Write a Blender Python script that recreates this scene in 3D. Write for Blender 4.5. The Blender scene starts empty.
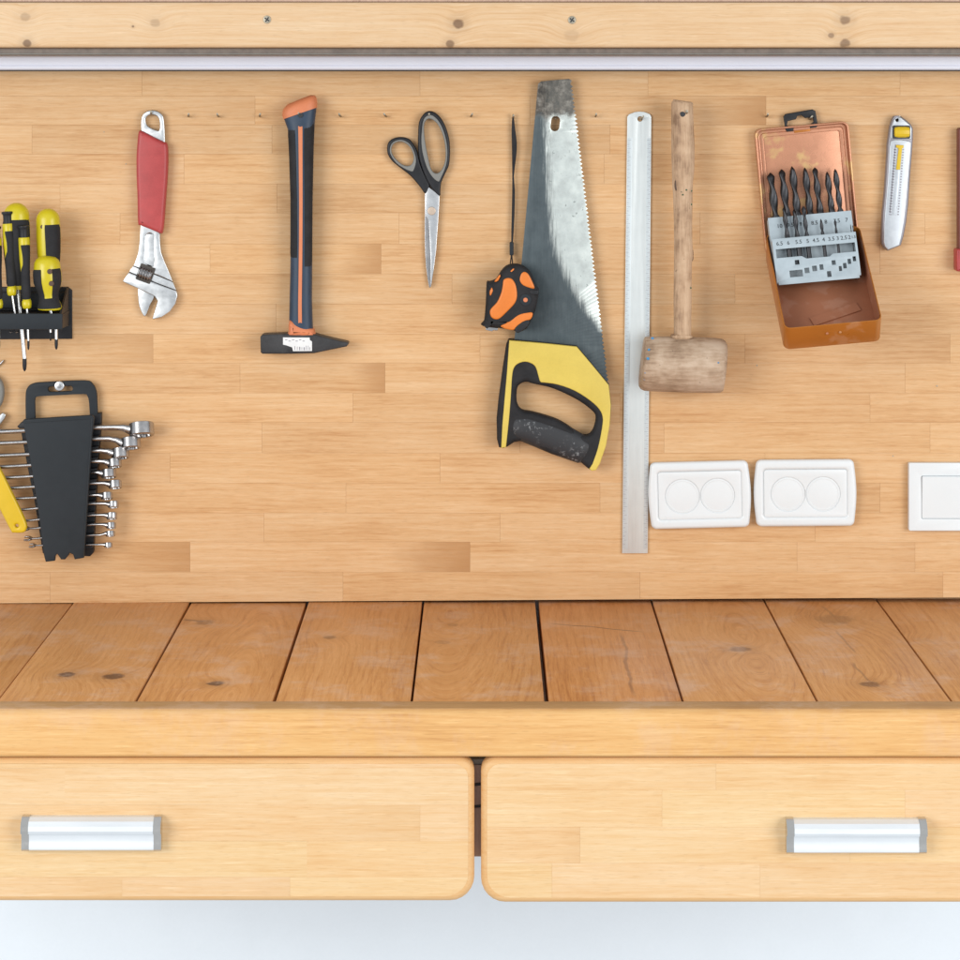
import bpy, bmesh, math, random
from mathutils import Vector, Matrix
random.seed(7)
R = math.radians
sc = bpy.context.scene
col = sc.collection

# ------------------------------------------------------------------ camera, world, lamps, exposure
D = 3.0            # camera to tool board (m)
S = 0.0012         # metres per photo pixel on the board plane
PX0, PY0 = 485.0, 71.0   # the camera's own axis, in photo pixels
ZB = 0.90          # bench top height
ZC = ZB + (602.0 - PY0) * S
CX = (PX0 - 480.0) * S

cam_d = bpy.data.cameras.new('camera')
cam_d.sensor_width = 36.0
cam_d.lens = 36.0 * D / (960 * S)
cam_d.shift_x = -(PX0 - 480.0) / 960.0
cam_d.shift_y = -(480.0 - PY0) / 960.0
cam_d.clip_start = 0.05
cam_d.clip_end = 100
cam = bpy.data.objects.new('camera', cam_d)
cam.location = (CX, -D, ZC)
cam.rotation_euler = (R(90), 0, 0)
col.objects.link(cam)
sc.camera = cam

world = bpy.data.worlds.new('World')
sc.world = world
world.use_nodes = True
bg = world.node_tree.nodes['Background']
bg.inputs[0].default_value = (0.90, 0.95, 1.0, 1)
bg.inputs[1].default_value = 0.76

def area(name, loc, target, sx, sy, power, color):
    l = bpy.data.lights.new(name, 'AREA')
    l.shape = 'RECTANGLE'; l.size = sx; l.size_y = sy
    l.energy = power; l.color = color
    o = bpy.data.objects.new(name, l)
    o.location = loc
    o.rotation_euler = (Vector(target) - Vector(loc)).to_track_quat('-Z', 'Y').to_euler()
    col.objects.link(o)
    return o
area('left_light', (-2.3, -2.9, 1.75), (0, 0, 1.1), 1.8, 1.8, 70, (1.0, 0.985, 0.96))
area('right_light', (2.3, -2.7, 1.45), (0, 0, 0.95), 1.8, 1.8, 60, (1.0, 0.985, 0.965))

vs = sc.view_settings
vs.view_transform = 'Standard'; vs.look = 'None'; vs.gamma = 1.0
vs.use_curve_mapping = False
vs.exposure = 0.0
sc.cycles.use_denoising = True
sc.cycles.max_bounces = 8

# ------------------------------------------------------------------ geometry helpers
def sc_at(d): return (D - d) / D
def P(px, py, d=0.0):
    """photo pixel -> world point standing d metres in front of the board"""
    s = sc_at(d) * S
    return Vector((CX + (px - PX0) * s, -d, ZC + (PY0 - py) * s))
def on_bench(px, py):
    s = (ZC - ZB) / ((py - PY0) * S)
    return Vector((CX + (px - PX0) * S * s, -D * (1 - s), ZB))

def tag(o, label=None, cat=None, group=None, kind=None):
    if label: o['label'] = label
    if cat: o['category'] = cat
    if group: o['group'] = group
    if kind: o['kind'] = kind
    return o
def root(name, loc, label, cat, group=None):
    o = bpy.data.objects.new(name, None)
    o.empty_display_size = 0.02
    o.location = loc
    col.objects.link(o)
    return tag(o, label, cat, group)
def origin(parent):
    v = Vector((0, 0, 0))
    while parent is not None:
        v += parent.location
        parent = parent.parent
    return v
def finish(name, me, mat, parent, smooth=30):
    """me is in world coordinates; link it as one object under parent"""
    o = origin(parent)
    if o.length > 0:
        me.transform(Matrix.Translation(-o))
    me.name = name
    me.materials.clear()
    me.materials.append(mat)
    if smooth:
        for p in me.polygons: p.use_smooth = True
        me.set_sharp_from_angle(angle=R(smooth))
    ob = bpy.data.objects.new(name, me)
    col.objects.link(ob)
    if parent is not None: ob.parent = parent
    return ob
def from_bm(name, bm, mat, parent, smooth=30):
    bmesh.ops.recalc_face_normals(bm, faces=bm.faces)
    me = bpy.data.meshes.new(name)
    bm.to_mesh(me); bm.free()
    return finish(name, me, mat, parent, smooth)

def cr(pts, n=4, closed=True):
    """smooth a point list (Catmull-Rom)"""
    out = []; m = len(pts)
    rng = range(m) if closed else range(m - 1)
    for i in rng:
        if closed: p0, p1, p2, p3 = (pts[(i + k - 1) % m] for k in range(4))
        else: p0, p1, p2, p3 = (pts[min(max(i + k - 1, 0), m - 1)] for k in range(4))
        for j in range(n):
            t = j / n
            out.append(tuple(0.5 * (2 * b + (c - a) * t + (2 * a - 5 * b + 4 * c - d) * t * t + (3 * b - a - 3 * c + d) * t ** 3)
                             for a, b, c, d in zip(p0, p1, p2, p3)))
    if not closed: out.append(tuple(pts[-1]))
    return out
def rrect(x0, y0, x1, y1, r, n=5):
    pts = []
    for cx, cy, a in ((x1 - r, y0 + r, -90), (x1 - r, y1 - r, 0), (x0 + r, y1 - r, 90), (x0 + r, y0 + r, 180)):
        for k in range(n + 1):
            t = R(a + 90 * k / n)
            pts.append((cx + r * math.cos(t), cy + r * math.sin(t)))
    return pts
def circ(cx, cy, r, n=24, ry=None):
    ry = ry or r
    return [(cx + r * math.cos(2 * math.pi * k / n), cy + ry * math.sin(2 * math.pi * k / n)) for k in range(n)]
def rot2(pts, c, ang):
    a = R(ang); ca, sa = math.cos(a), math.sin(a)
    return [(c[0] + (x - c[0]) * ca - (y - c[1]) * sa, c[1] + (x - c[0]) * sa + (y - c[1]) * ca) for x, y in pts]

def plate_mesh(loops, thick, bev, res=2):
    """filled 2-D loops (metres) -> mesh, z from 0 (back) to thick (front), rounded edges"""
    cu = bpy.data.curves.new('tmp', 'CURVE')
    cu.dimensions = '2D'; cu.fill_mode = 'BOTH'
    cu.bevel_depth = bev; cu.bevel_resolution = res
    cu.extrude = max(thick / 2 - bev, 0.00001)
    cu.offset = -bev
    for lp in loops:
        sp = cu.splines.new('POLY')
        sp.points.add(len(lp) - 1)
        for p, q in zip(sp.points, lp): p.co = (q[0], q[1], 0, 1)
        sp.use_cyclic_u = True
    ob = bpy.data.objects.new('tmp', cu)
    me = bpy.data.meshes.new_from_object(ob)
    bpy.data.objects.remove(ob); bpy.data.curves.remove(cu)
    bm = bmesh.new(); bm.from_mesh(me)
    bpy.data.meshes.remove(me)
    bmesh.ops.remove_doubles(bm, verts=bm.verts, dist=1e-6)
    bmesh.ops.translate(bm, verts=bm.verts, vec=(0, 0, thick / 2))
    bmesh.ops.recalc_face_normals(bm, faces=bm.faces)
    return bm
TO_BOARD = Matrix(((1, 0, 0, 0), (0, 0, -1, 0), (0, 1, 0, 0), (0, 0, 0, 1)))
def slab(name, loops, df, thick, bev, mat, parent, smooth=35, res=2):
    """outline(s) in photo pixels, front face df metres before the board"""
    if not isinstance(loops[0], list): loops = [loops]
    conv = []
    for lp in loops:
        c = [P(x, y, df) for x, y in lp]
        conv.append([(v.x, v.z) for v in c])
    bm = plate_mesh(conv, thick, bev, res)
    bmesh.ops.transform(bm, matrix=TO_BOARD, verts=bm.verts)
    bmesh.ops.translate(bm, verts=bm.verts, vec=(0, -(df - thick), 0))
    return from_bm(name, bm, mat, parent, smooth)
def join_bm(bms):
    out = bmesh.new()
    for b in bms:
        me = bpy.data.meshes.new('t'); b.to_mesh(me); b.free()
        out.from_mesh(me); bpy.data.meshes.remove(me)
    return out
def slabs_joined(name, polys, df, thick, mat, parent):
    bms = []
    for lp in polys:
        c = [P(x, y, df) for x, y in lp]
        bm = bmesh.new()
        f = [bm.verts.new(v) for v in c]
        b = [bm.verts.new(v + Vector((0, thick, 0))) for v in c]
        bm.faces.new(f); bm.faces.new(b[::-1])
        for i in range(len(c)):
            j = (i + 1) % len(c)
            bm.faces.new((f[i], b[i], b[j], f[j]))
        bms.append(bm)
    return from_bm(name, join_bm(bms), mat, parent, 0)
def box(name, x0, x1, y0, y1, z0, z1, mat, parent, bev=0.0, seg=2, xf=None):
    bm = bmesh.new()
    bmesh.ops.create_cube(bm, size=1)
    for v in bm.verts:
        v.co = Vector((x0 + (v.co.x + .5) * (x1 - x0), y0 + (v.co.y + .5) * (y1 - y0), z0 + (v.co.z + .5) * (z1 - z0)))
    if bev: bmesh.ops.bevel(bm, geom=bm.edges[:], offset=bev, segments=seg, affect='EDGES', profile=0.5)
    if xf: bmesh.ops.transform(bm, matrix=xf, verts=bm.verts)
    return from_bm(name, bm, mat, parent, 35)
def pbox(name, px0, py0, px1, py1, df, thick, mat, parent, bev=0.0, seg=2):
    a = P(px0, py1, df); b = P(px1, py0, df)
    return box(name, a.x, b.x, -df, -df + thick, a.z, b.z, mat, parent, bev, seg)

def loft_w(name, secs, mat, parent, n=20, p=2.0, smooth=40):
    """secs: (centre, U vector, N vector) -> closed tube"""
    bm = bmesh.new(); rings = []
    for c, U, N in secs:
        ring = []
        for k in range(n):
            t = 2 * math.pi * k / n
            ct, st = math.cos(t), math.sin(t)
            a = math.copysign(abs(ct) ** (2 / p), ct); b = math.copysign(abs(st) ** (2 / p), st)
            ring.append(bm.verts.new(c + U * a + N * b))
        rings.append(ring)
    for r0, r1 in zip(rings, rings[1:]):
        for k in range(n):
            j = (k + 1) % n
            bm.faces.new((r0[k], r0[j], r1[j], r1[k]))
    bm.faces.new(rings[0][::-1]); bm.faces.new(rings[-1])
    return from_bm(name, bm, mat, parent, smooth)
OUT = Vector((0, -1, 0))
def frames(secs):
    cs = [P(s[0], s[1], s[2]) for s in secs]
    res = []
    for i, s in enumerate(secs):
        t = cs[min(i + 1, len(cs) - 1)] - cs[max(i - 1, 0)]
        t.y = 0
        t.normalize()
        u = t.cross(OUT); u.normalize()
        if abs(t.z) > 0.5 and u.x < 0: u = -u
        if abs(t.z) <= 0.5 and u.z < 0: u = -u
        res.append((cs[i], u * (s[3] * S * sc_at(s[2])), OUT * s[4]))
    return res
def loft(name, secs, mat, parent, n=20, p=2.0, smooth=40):
    """secs: (px, py, depth of axis, half width in px, half thickness in m)"""
    return loft_w(name, frames(secs), mat, parent, n, p, smooth)
def patch(name, secs, mat, parent, e=0.0004, n=8, p=2.0):
    """raised inlay on the front of a loft; secs: loft section + (u0, u1) across it, -1..1"""
    fr = frames(secs); bm = bmesh.new(); grid = []
    m = len(secs)
    for i, ((c, U, N), s) in enumerate(zip(fr, secs)):
        u0, u1 = s[5], s[6]
        row = []
        for k in range(-1, n + 2):
            kk = min(max(k, 0), n)
            u = u0 + (u1 - u0) * kk / n
            st = (1 - min(abs(u), 1) ** p) ** (1 / p)
            nu = (U.normalized() * u / max(U.length, 1e-6) + N.normalized() * st / max(N.length, 1e-6))
            nu.normalize()
            edge = (k < 0 or k > n or i in (0, m - 1))
            row.append(bm.verts.new(c + U * u + N * st + nu * (-0.0008 if edge else e)))
        grid.append(row)
    for a, b in zip(grid, grid[1:]):
        for k in range(len(a) - 1):
            try: bm.faces.new((a[k], a[k + 1], b[k + 1], b[k]))
            except ValueError: pass
    ob = from_bm(name, bm, mat, parent, 50)
    me = ob.data
    nf = sum(p.normal.y * p.area for p in me.polygons)
    if nf > 0: me.flip_normals()
    return ob
def prism_x(name, prof, x0, x1, mat, parent, smooth=30):
    """prof: (y, z) points, extruded along x"""
    bm = bmesh.new()
    a = [bm.verts.new((x0, y, z)) for y, z in prof]; b = [bm.verts.new((x1, y, z)) for y, z in prof]
    bm.faces.new(a); bm.faces.new(b[::-1])
    for i in range(len(prof)):
        j = (i + 1) % len(prof)
        bm.faces.new((a[i], b[i], b[j], a[j]))
    return from_bm(name, bm, mat, parent, smooth)
def text_mesh(body, size):
    cu = bpy.data.curves.new('t', 'FONT'); cu.body = body; cu.size = size
    cu.align_x = 'CENTER'; cu.align_y = 'CENTER'; cu.extrude = 0.00008; cu.resolution_u = 2
    ob = bpy.data.objects.new('t', cu)
    me = bpy.data.meshes.new_from_object(ob)
    bpy.data.objects.remove(ob); bpy.data.curves.remove(cu)
    return me

# ------------------------------------------------------------------ material helpers
class NT:
    def __init__(self, name):
        self.m = bpy.data.materials.new(name); self.m.use_nodes = True
        self.t = self.m.node_tree; self.n = self.t.nodes; self.l = self.t.links
        self.b = self.n['Principled BSDF']
        self.co = self.n.new('ShaderNodeTexCoord')
        self._sep = None
    def _in(self, sock, v):
        if hasattr(v, 'is_output') or isinstance(v, bpy.types.NodeSocket): self.l.new(v, sock)
        elif v is not None: sock.default_value = v
    def math(self, op, a, b=None, c=None, clamp=False):
        n = self.n.new('ShaderNodeMath'); n.operation = op; n.use_clamp = clamp
        self._in(n.inputs[0], a)
        if b is not None: self._in(n.inputs[1], b)
        if c is not None: self._in(n.inputs[2], c)
        return n.outputs[0]
    def sep(self):
        if self._sep is None:
            n = self.n.new('ShaderNodeSeparateXYZ'); self.l.new(self.co.outputs['Object'], n.inputs[0])
            self._sep = n.outputs
        return self._sep
    def comb(self, x, y, z):
        n = self.n.new('ShaderNodeCombineXYZ')
        for i, v in enumerate((x, y, z)): self._in(n.inputs[i], v)
        return n.outputs[0]
    def noise(self, vec, scale=1.0, detail=3.0, rough=0.55):
        n = self.n.new('ShaderNodeTexNoise')
        self._in(n.inputs['Vector'], vec); n.inputs['Scale'].default_value = scale
        n.inputs['Detail'].default_value = detail; n.inputs['Roughness'].default_value = rough
        return n.outputs['Fac']
    def ramp(self, f, stops, interp='LINEAR'):
        n = self.n.new('ShaderNodeValToRGB'); self._in(n.inputs[0], f)
        e = n.color_ramp.elements; n.color_ramp.interpolation = interp
        while len(e) > 1: e.remove(e[-1])
        for i, (p, c) in enumerate(stops):
            if isinstance(c, (int, float)): c = (c, c, c)
            q = e[0] if i == 0 else e.new(p)
            q.position = p; q.color = (*c[:3], 1)
        return n.outputs[0]
    def mix(self, f, a, b, mode='MIX'):
        n = self.n.new('ShaderNodeMix'); n.data_type = 'RGBA'; n.blend_type = mode
        self._in(n.inputs[0], f)
        for i, v in ((6, a), (7, b)):
            if isinstance(v, tuple): n.inputs[i].default_value = (*v[:3], 1)
            else: self._in(n.inputs[i], v)
        return n.outputs[2]
    def step(self, v, lo, hi):
        n = self.n.new('ShaderNodeMapRange'); n.interpolation_type = 'SMOOTHSTEP'
        self._in(n.inputs[0], v)
        n.inputs[1].default_value = lo; n.inputs[2].default_value = hi
        return n.outputs[0]
    def bump(self, h, strength=0.2, dist=0.001):
        n = self.n.new('ShaderNodeBump'); n.inputs['Strength'].default_value = strength
        n.inputs['Distance'].default_value = dist
        self._in(n.inputs['Height'], h)
        self.l.new(n.outputs[0], self.b.inputs['Normal'])
    def out(self, color=None, rough=None, metal=None, spec=None):
        if color is not None:
            if isinstance(color, tuple): color = (*color[:3], 1)
            self._in(self.b.inputs['Base Color'], color)
        if rough is not None: self._in(self.b.inputs['Roughness'], rough)
        if metal is not None: self._in(self.b.inputs['Metallic'], metal)
        if spec is not None: self.b.inputs['Specular IOR Level'].default_value = spec
        return self.m
def plastic(name, c, rough=0.45, var=0.12, bump=0.05, scale=160, spec=0.5):
    t = NT(name)
    v = t.co.outputs['Object']
    n1 = t.noise(v, scale * 0.25, 4); n2 = t.noise(v, scale * 5, 2)
    f = t.math('MULTIPLY_ADD', n1, 0.7, t.math('MULTIPLY', n2, 0.3))
    lo = tuple(x * (1 - var) for x in c); hi = tuple(min(1, x * (1 + var) + var * 0.02) for x in c)
    t.bump(n2, bump, 0.0004)
    return t.out(t.ramp(f, [(0.3, lo), (0.7, hi)]), t.math('MULTIPLY_ADD', n1, 0.25, rough - 0.12), 0.0, spec)
def metal(name, c, rough=0.3, var=0.1, scale=200, stretch=(1, 1, 1), metalness=1.0):
    t = NT(name)
    mp = t.n.new('ShaderNodeMapping'); mp.inputs['Scale'].default_value = stretch
    t.l.new(t.co.outputs['Object'], mp.inputs[0])
    n1 = t.noise(mp.outputs[0], scale, 5, 0.65)
    n2 = t.noise(t.co.outputs['Object'], 45, 3)
    lo = tuple(x * (1 - var) for x in c)
    t.bump(n1, 0.06, 0.0002)
    col_ = t.ramp(t.math('MULTIPLY_ADD', n1, 0.5, t.math('MULTIPLY', n2, 0.5)), [(0.32, lo), (0.62, c)])
    return t.out(col_, t.math('MULTIPLY_ADD', n1, 0.25, rough - 0.1), metalness)

def wood(name, light, mid, dark, axis='x', knots=(), arch=None, fine=1.0, contrast=1.0, rough=0.5, bump=0.12, offset=True, tint=True, cracks=(), short=1.0, ringw=0.045, scuff=0.0):
    """planed softwood / beech; grain along axis; knots: (a, b, radius, darkness) with a along, b across"""
    t = NT(name)
    s = t.sep()
    al = {'x': s[0], 'y': s[1], 'z': s[2]}[axis]
    ac = {'x': s[2], 'y': s[0], 'z': s[0]}[axis]
    th = {'x': s[1], 'y': s[2], 'z': s[1]}[axis]
    ac0, al0 = ac, al
    oi = t.n.new('ShaderNodeObjectInfo')
    f = ac
    if arch:
        da = t.math('MULTIPLY', t.math('SUBTRACT', al, arch[0]), arch[2])
        db = t.math('SUBTRACT', ac, arch[1])
        f = t.math('SQRT', t.math('ADD', t.math('MULTIPLY', da, da), t.math('MULTIPLY', db, db)))
    kmask = None
    for ka, kb, kr, kd in knots:
        da = t.math('SUBTRACT', al0, ka); db = t.math('SUBTRACT', ac0, kb)
        wob = t.math('MULTIPLY_ADD', t.noise(t.co.outputs['Object'], 90, 2), kr * 0.7, -kr * 0.35)
        r = t.math('ADD', t.math('SQRT', t.math('ADD', t.math('MULTIPLY', t.math('MULTIPLY', da, da), 0.75), t.math('MULTIPLY', db, db))), wob)
        q = t.math('DIVIDE', r, kr * 2.6)
        g = t.math('EXPONENT', t.math('MULTIPLY', t.math('MULTIPLY', q, q), -1.0))
        f = t.math('MULTIPLY_ADD', g, kr * 1.5, f)
        k = t.math('MULTIPLY', t.math('SUBTRACT', 1.0, t.step(r, kr * 0.55, kr * 1.15)), kd)
        halo = t.math('MULTIPLY', t.math('SUBTRACT', 1.0, t.step(r, kr * 0.9, kr * 2.6)), kd * 0.20)
        k = t.math('MAXIMUM', k, halo)
        kmask = k if kmask is None else t.math('MAXIMUM', kmask, k)
    if offset:
        ro = t.math('MULTIPLY', oi.outputs['Random'], 53.0)
        al = t.math('ADD', al, ro)
        f = t.math('ADD', f, t.math('MULTIPLY', oi.outputs['Random'], 3.7))
    vec = lambda a, b: t.comb(t.math('MULTIPLY', al, a), t.math('MULTIPLY', f, b), t.math('MULTIPLY', th, b))
    broad = t.noise(vec(2.2 * short, 26 * fine), 1.0, 3, 0.5)
    band = t.noise(vec(3.0 * short, 220 * fine), 1.0, 4, 0.65)
    fib = t.noise(vec(22 * short, 620 * fine), 1.0, 3, 0.65)
    pore = t.noise(vec(75, 1150 * fine), 1.0, 1, 0.5)
    cloud = t.noise(t.comb(t.math('MULTIPLY', al, 9), t.math('MULTIPLY', ac, 22), 0.0), 1.0, 4, 0.6)
    wob2 = t.noise(vec(4, 12), 1.0, 2)
    ring = t.math('SINE', t.math('MULTIPLY_ADD', f, 900 * fine, t.math('MULTIPLY', wob2, 26)))
    ring = t.math('SUBTRACT', 0.35, t.math('POWER', t.math('MULTIPLY_ADD', ring, 0.5, 0.5), 3.0))
    mott = t.noise(t.comb(t.math('MULTIPLY', al, 22), t.math('MULTIPLY', ac, 190), 0.0), 1.0, 3, 0.6)
    v = t.math('MULTIPLY_ADD', broad, 0.30, t.math('MULTIPLY', band, 0.30))
    v = t.math('MULTIPLY_ADD', mott, 0.10, v)
    v = t.math('MULTIPLY_ADD', fib, 0.36, v)
    v = t.math('MULTIPLY_ADD', ring, ringw, v)
    v = t.math('MULTIPLY_ADD', cloud, 0.25, v)       # mean about 0.74
    lo, hi = 0.655 - 0.19 / contrast, 0.655 + 0.19 / contrast
    c = t.ramp(t.math('DIVIDE', t.math('SUBTRACT', v, lo), hi - lo), [(0.0, dark), (0.42, mid), (0.85, light), (1.0, tuple(min(1, x * 1.06) for x in light))])
    pale = t.noise(vec(30, 500), 1.0, 1, 0.5)
    c = t.mix(t.math('MULTIPLY', t.step(pale, 0.62, 0.74), 0.30), c, tuple(min(1, x * 1.16 + .03) for x in light))
    pf = t.math('MULTIPLY', t.step(pore, 0.60, 0.72), 0.22)
    c = t.mix(pf, c, tuple(x * 0.62 for x in dark))
    if kmask is not None:
        kc = t.mix(t.noise(t.co.outputs['Object'], 300, 3), (0.05, 0.022, 0.012), (0.14, 0.065, 0.036))
        c = t.mix(kmask, c, kc)
    for x0, y0, x1, y1, w, dk in cracks:                # dark resin streaks, as segments in the surface plane
        dx, dy = x1 - x0, y1 - y0; L = math.hypot(dx, dy)
        sx, sy = t.math('SUBTRACT', s[0], x0), t.math('SUBTRACT', s[1], y0)
        u = t.math('ADD', t.math('MULTIPLY', sx, dx / L), t.math('MULTIPLY', sy, dy / L))
        w_ = t.math('ADD', t.math('MULTIPLY', sx, -dy / L), t.math('MULTIPLY', sy, dx / L))
        w_ = t.math('MULTIPLY_ADD', t.math('SUBTRACT', t.noise(t.co.outputs['Object'], 11, 2), 0.5), w * 7, w_)
        m = t.math('SUBTRACT', 1.0, t.step(t.math('ABSOLUTE', w_), w * 0.3, w))
        m = t.math('MULTIPLY', m, t.math('MULTIPLY', t.step(u, 0, L * 0.15), t.math('SUBTRACT', 1.0, t.step(u, L * 0.8, L))))
        c = t.mix(t.math('MULTIPLY', m, dk), c, (0.10, 0.05, 0.03))
    if scuff:
        sm = t.noise(t.co.outputs['Object'], 17, 5, 0.65); sf_ = t.noise(t.co.outputs['Object'], 140, 3, 0.7)
        sm = t.step(t.math('MULTIPLY_ADD', sf_, 0.22, sm), 0.58, 0.80)
        c = t.mix(t.math('MULTIPLY', sm, scuff), c, (0.66, 0.50, 0.40))
    if tint:
        c = t.mix(1.0, c, oi.outputs['Color'], 'MULTIPLY')
        g = t.n.new('ShaderNodeSeparateXYZ'); t.l.new(t.co.outputs['Generated'], g.inputs[0])
        gx = t.math('ADD', g.outputs[0], t.math('MULTIPLY_ADD', cloud, 0.35, -0.17))
        e = t.math('MULTIPLY', t.step(gx, 0.72, 1.02), t.math('SUBTRACT', 1.0, oi.outputs['Alpha']))
        c = t.mix(e, c, tuple(x * 0.86 for x in dark))
    t.bump(t.math('ADD', fib, t.math('MULTIPLY', pore, 0.6)), bump, 0.0004)
    return t.out(c, t.math('MULTIPLY_ADD', band, 0.25, rough - 0.12), 0.0, 0.35)

# ------------------------------------------------------------------ materials
M = {}
M['board'] = wood('board_beech', (0.675, 0.447, 0.246), (0.615, 0.368, 0.175), (0.485, 0.245, 0.095), contrast=0.95, bump=0.08, short=1.7)
M['drawer'] = wood('drawer_pine', (0.71, 0.51, 0.30), (0.68, 0.445, 0.228), (0.61, 0.345, 0.142), contrast=0.85, bump=0.06, short=1.6)
M['rail'] = wood('rail_pine', (0.70, 0.43, 0.18), (0.64, 0.355, 0.13), (0.49, 0.235, 0.078), offset=False, tint=False, scuff=0.16)
M['railtop'] = wood('rail_top_pine', (0.50, 0.29, 0.125), (0.43, 0.235, 0.092), (0.32, 0.155, 0.055), offset=False, tint=False, scuff=0.25)
M['divider'] = wood('divider_wood', (0.58, 0.42, 0.34), (0.50, 0.35, 0.28), (0.33, 0.21, 0.16), offset=False, tint=False, axis='z')
M['wall'] = plastic('white_wall_paint', (0.765, 0.825, 0.875), 0.75, 0.02, 0.08, 60, 0.2)
M['white'] = plastic('white_plastic', (0.69, 0.725, 0.74), 0.30, 0.015, 0.01, 60)
M['trim'] = plastic('trim_plastic', (0.74, 0.77, 0.87), 0.4, 0.02, 0.01, 60)
M['track'] = plastic('grey_brown_track', (0.15, 0.12, 0.10), 0.6, 0.35, 0.2, 400)
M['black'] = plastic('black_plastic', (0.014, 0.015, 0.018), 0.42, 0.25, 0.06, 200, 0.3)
M['panel'] = plastic('charcoal_plastic', (0.019, 0.024, 0.029), 0.55, 0.08, 0.10, 420, 0.25)
M['rubber'] = plastic('black_rubber', (0.019, 0.019, 0.021), 0.7, 0.3, 0.25, 260, 0.2)
M['yellow'] = plastic('yellow_plastic', (0.64, 0.43, 0.012), 0.35, 0.06, 0.02, 120)
M['lemon'] = plastic('lemon_plastic', (0.56, 0.46, 0.010), 0.32, 0.06, 0.02, 120)
M['sawyellow'] = plastic('saw_yellow', (0.62, 0.475, 0.085), 0.45, 0.08, 0.08, 120)
M['orange'] = plastic('orange_plastic', (0.68, 0.185, 0.022), 0.4, 0.08, 0.04, 120)
M['salmon'] = plastic('salmon_rubber', (0.62, 0.20, 0.085), 0.55, 0.10, 0.05, 120)
M['blue'] = plastic('navy_plastic', (0.014, 0.034, 0.066), 0.5, 0.25, 0.10, 200)
M['red'] = plastic('red_rubber', (0.40, 0.050, 0.050), 0.45, 0.16, 0.12, 200)
M['redbrown'] = plastic('red_brown_bar', (0.16, 0.045, 0.035), 0.5, 0.25, 0.1, 200)
M['greyrubber'] = plastic('grey_rubber', (0.20, 0.20, 0.185), 0.6, 0.1, 0.06, 200)
M['steel'] = metal('satin_steel', (0.73, 0.75, 0.76), 0.32, 0.30, 90)
M['chrome'] = metal('chrome', (0.47, 0.46, 0.46), 0.22, 0.25, 120)
M['brightchrome'] = metal('bright_chrome', (0.66, 0.67, 0.68), 0.25, 0.12, 120)
M['capchrome'] = metal('cap_chrome', (0.62, 0.60, 0.57), 0.16, 0.08, 120)
M['alu'] = metal('white_aluminium', (0.76, 0.795, 0.825), 0.42, 0.05, 120, (0.1, 1, 1), 0.55)
M['ruler'] = metal('ruler_steel', (0.72, 0.765, 0.76), 0.34, 0.07, 300, (1, 1, 0.05), 0.6)
M['rulerband'] = metal('ruler_band', (0.64, 0.70, 0.715), 0.38, 0.08, 300, (1, 1, 0.05), 0.6)
M['dark'] = plastic('recess_shade', (0.045, 0.036, 0.028), 0.6, 0.4, 0.2, 400)  # shade tone for the plate around the worm screw
M['forged'] = plastic('forged_black', (0.030, 0.030, 0.032), 0.45, 0.45, 0.25, 220, 0.3)
M['hss'] = metal('black_oxide_drill', (0.085, 0.085, 0.09), 0.42, 0.4, 300)
M['indexgrey'] = metal('grey_blue_sheet', (0.40, 0.47, 0.51), 0.42, 0.12, 120, metalness=0.15)
M['dusty'] = plastic('dusty_grey_sheet', (0.27, 0.245, 0.22), 0.7, 0.3, 0.2, 200)
M['indexdark'] = plastic('index_shade', (0.10, 0.14, 0.165), 0.5, 0.2, 0.05, 120)
M['knifegrey'] = metal('cast_grey', (0.53, 0.565, 0.60), 0.38, 0.14, 200, metalness=0.6)
M['knifeedge'] = metal('cast_dark', (0.30, 0.29, 0.32), 0.45, 0.15, 200, metalness=0.5)
M['ink'] = plastic('ink', (0.02, 0.022, 0.025), 0.6, 0.2, 0, 100)
M['bluepaint'] = plastic('blue_paint', (0.03, 0.22, 0.45), 0.5, 0.1, 0, 100)
M['greenpaint'] = plastic('green_paint', (0.03, 0.10, 0.05), 0.5, 0.1, 0, 100)
M['paper'] = plastic('paper', (0.72, 0.73, 0.73), 0.6, 0.06, 0, 300)
M['brass'] = metal('dull_brass', (0.62, 0.50, 0.40), 0.4, 0.15, 200, metalness=0.6)
M['nail'] = metal('nail_steel', (0.42, 0.38, 0.30), 0.45, 0.3, 400)

def lacquer(name, base, worn, wear, rough=0.3, metalness=0.35):
    t = NT(name); v = t.co.outputs['Object']
    n = t.noise(v, 26, 3, 0.5); n2 = t.noise(v, 120, 3, 0.5)
    f = t.step(t.math('MULTIPLY_ADD', n2, 0.25, n), 0.74 - wear, 0.84 - wear)
    c = t.mix(t.noise(v, 16, 3), base, tuple(x * 0.72 for x in base))
    c = t.mix(t.math('MULTIPLY', f, 0.8 if wear >= 0.06 else 0.35), c, worn)
    t.bump(n2, 0.05, 0.0003)
    return t.out(c, t.math('MULTIPLY_ADD', n2, 0.25, rough - 0.1), metalness)
M['boxorange'] = lacquer('orange_lacquer', (0.52, 0.185, 0.028), (0.60, 0.34, 0.20), 0.02)
M['boxlid'] = lacquer('lid_lacquer', (0.64, 0.30, 0.175), (0.64, 0.42, 0.18), 0.06, 0.26)  # second tone paints yellow reflections into the lid colour
M['boxinner'] = lacquer('inner_lacquer', (0.42, 0.165, 0.085), (0.46, 0.25, 0.17), 0.05, 0.5, 0.2)

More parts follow.
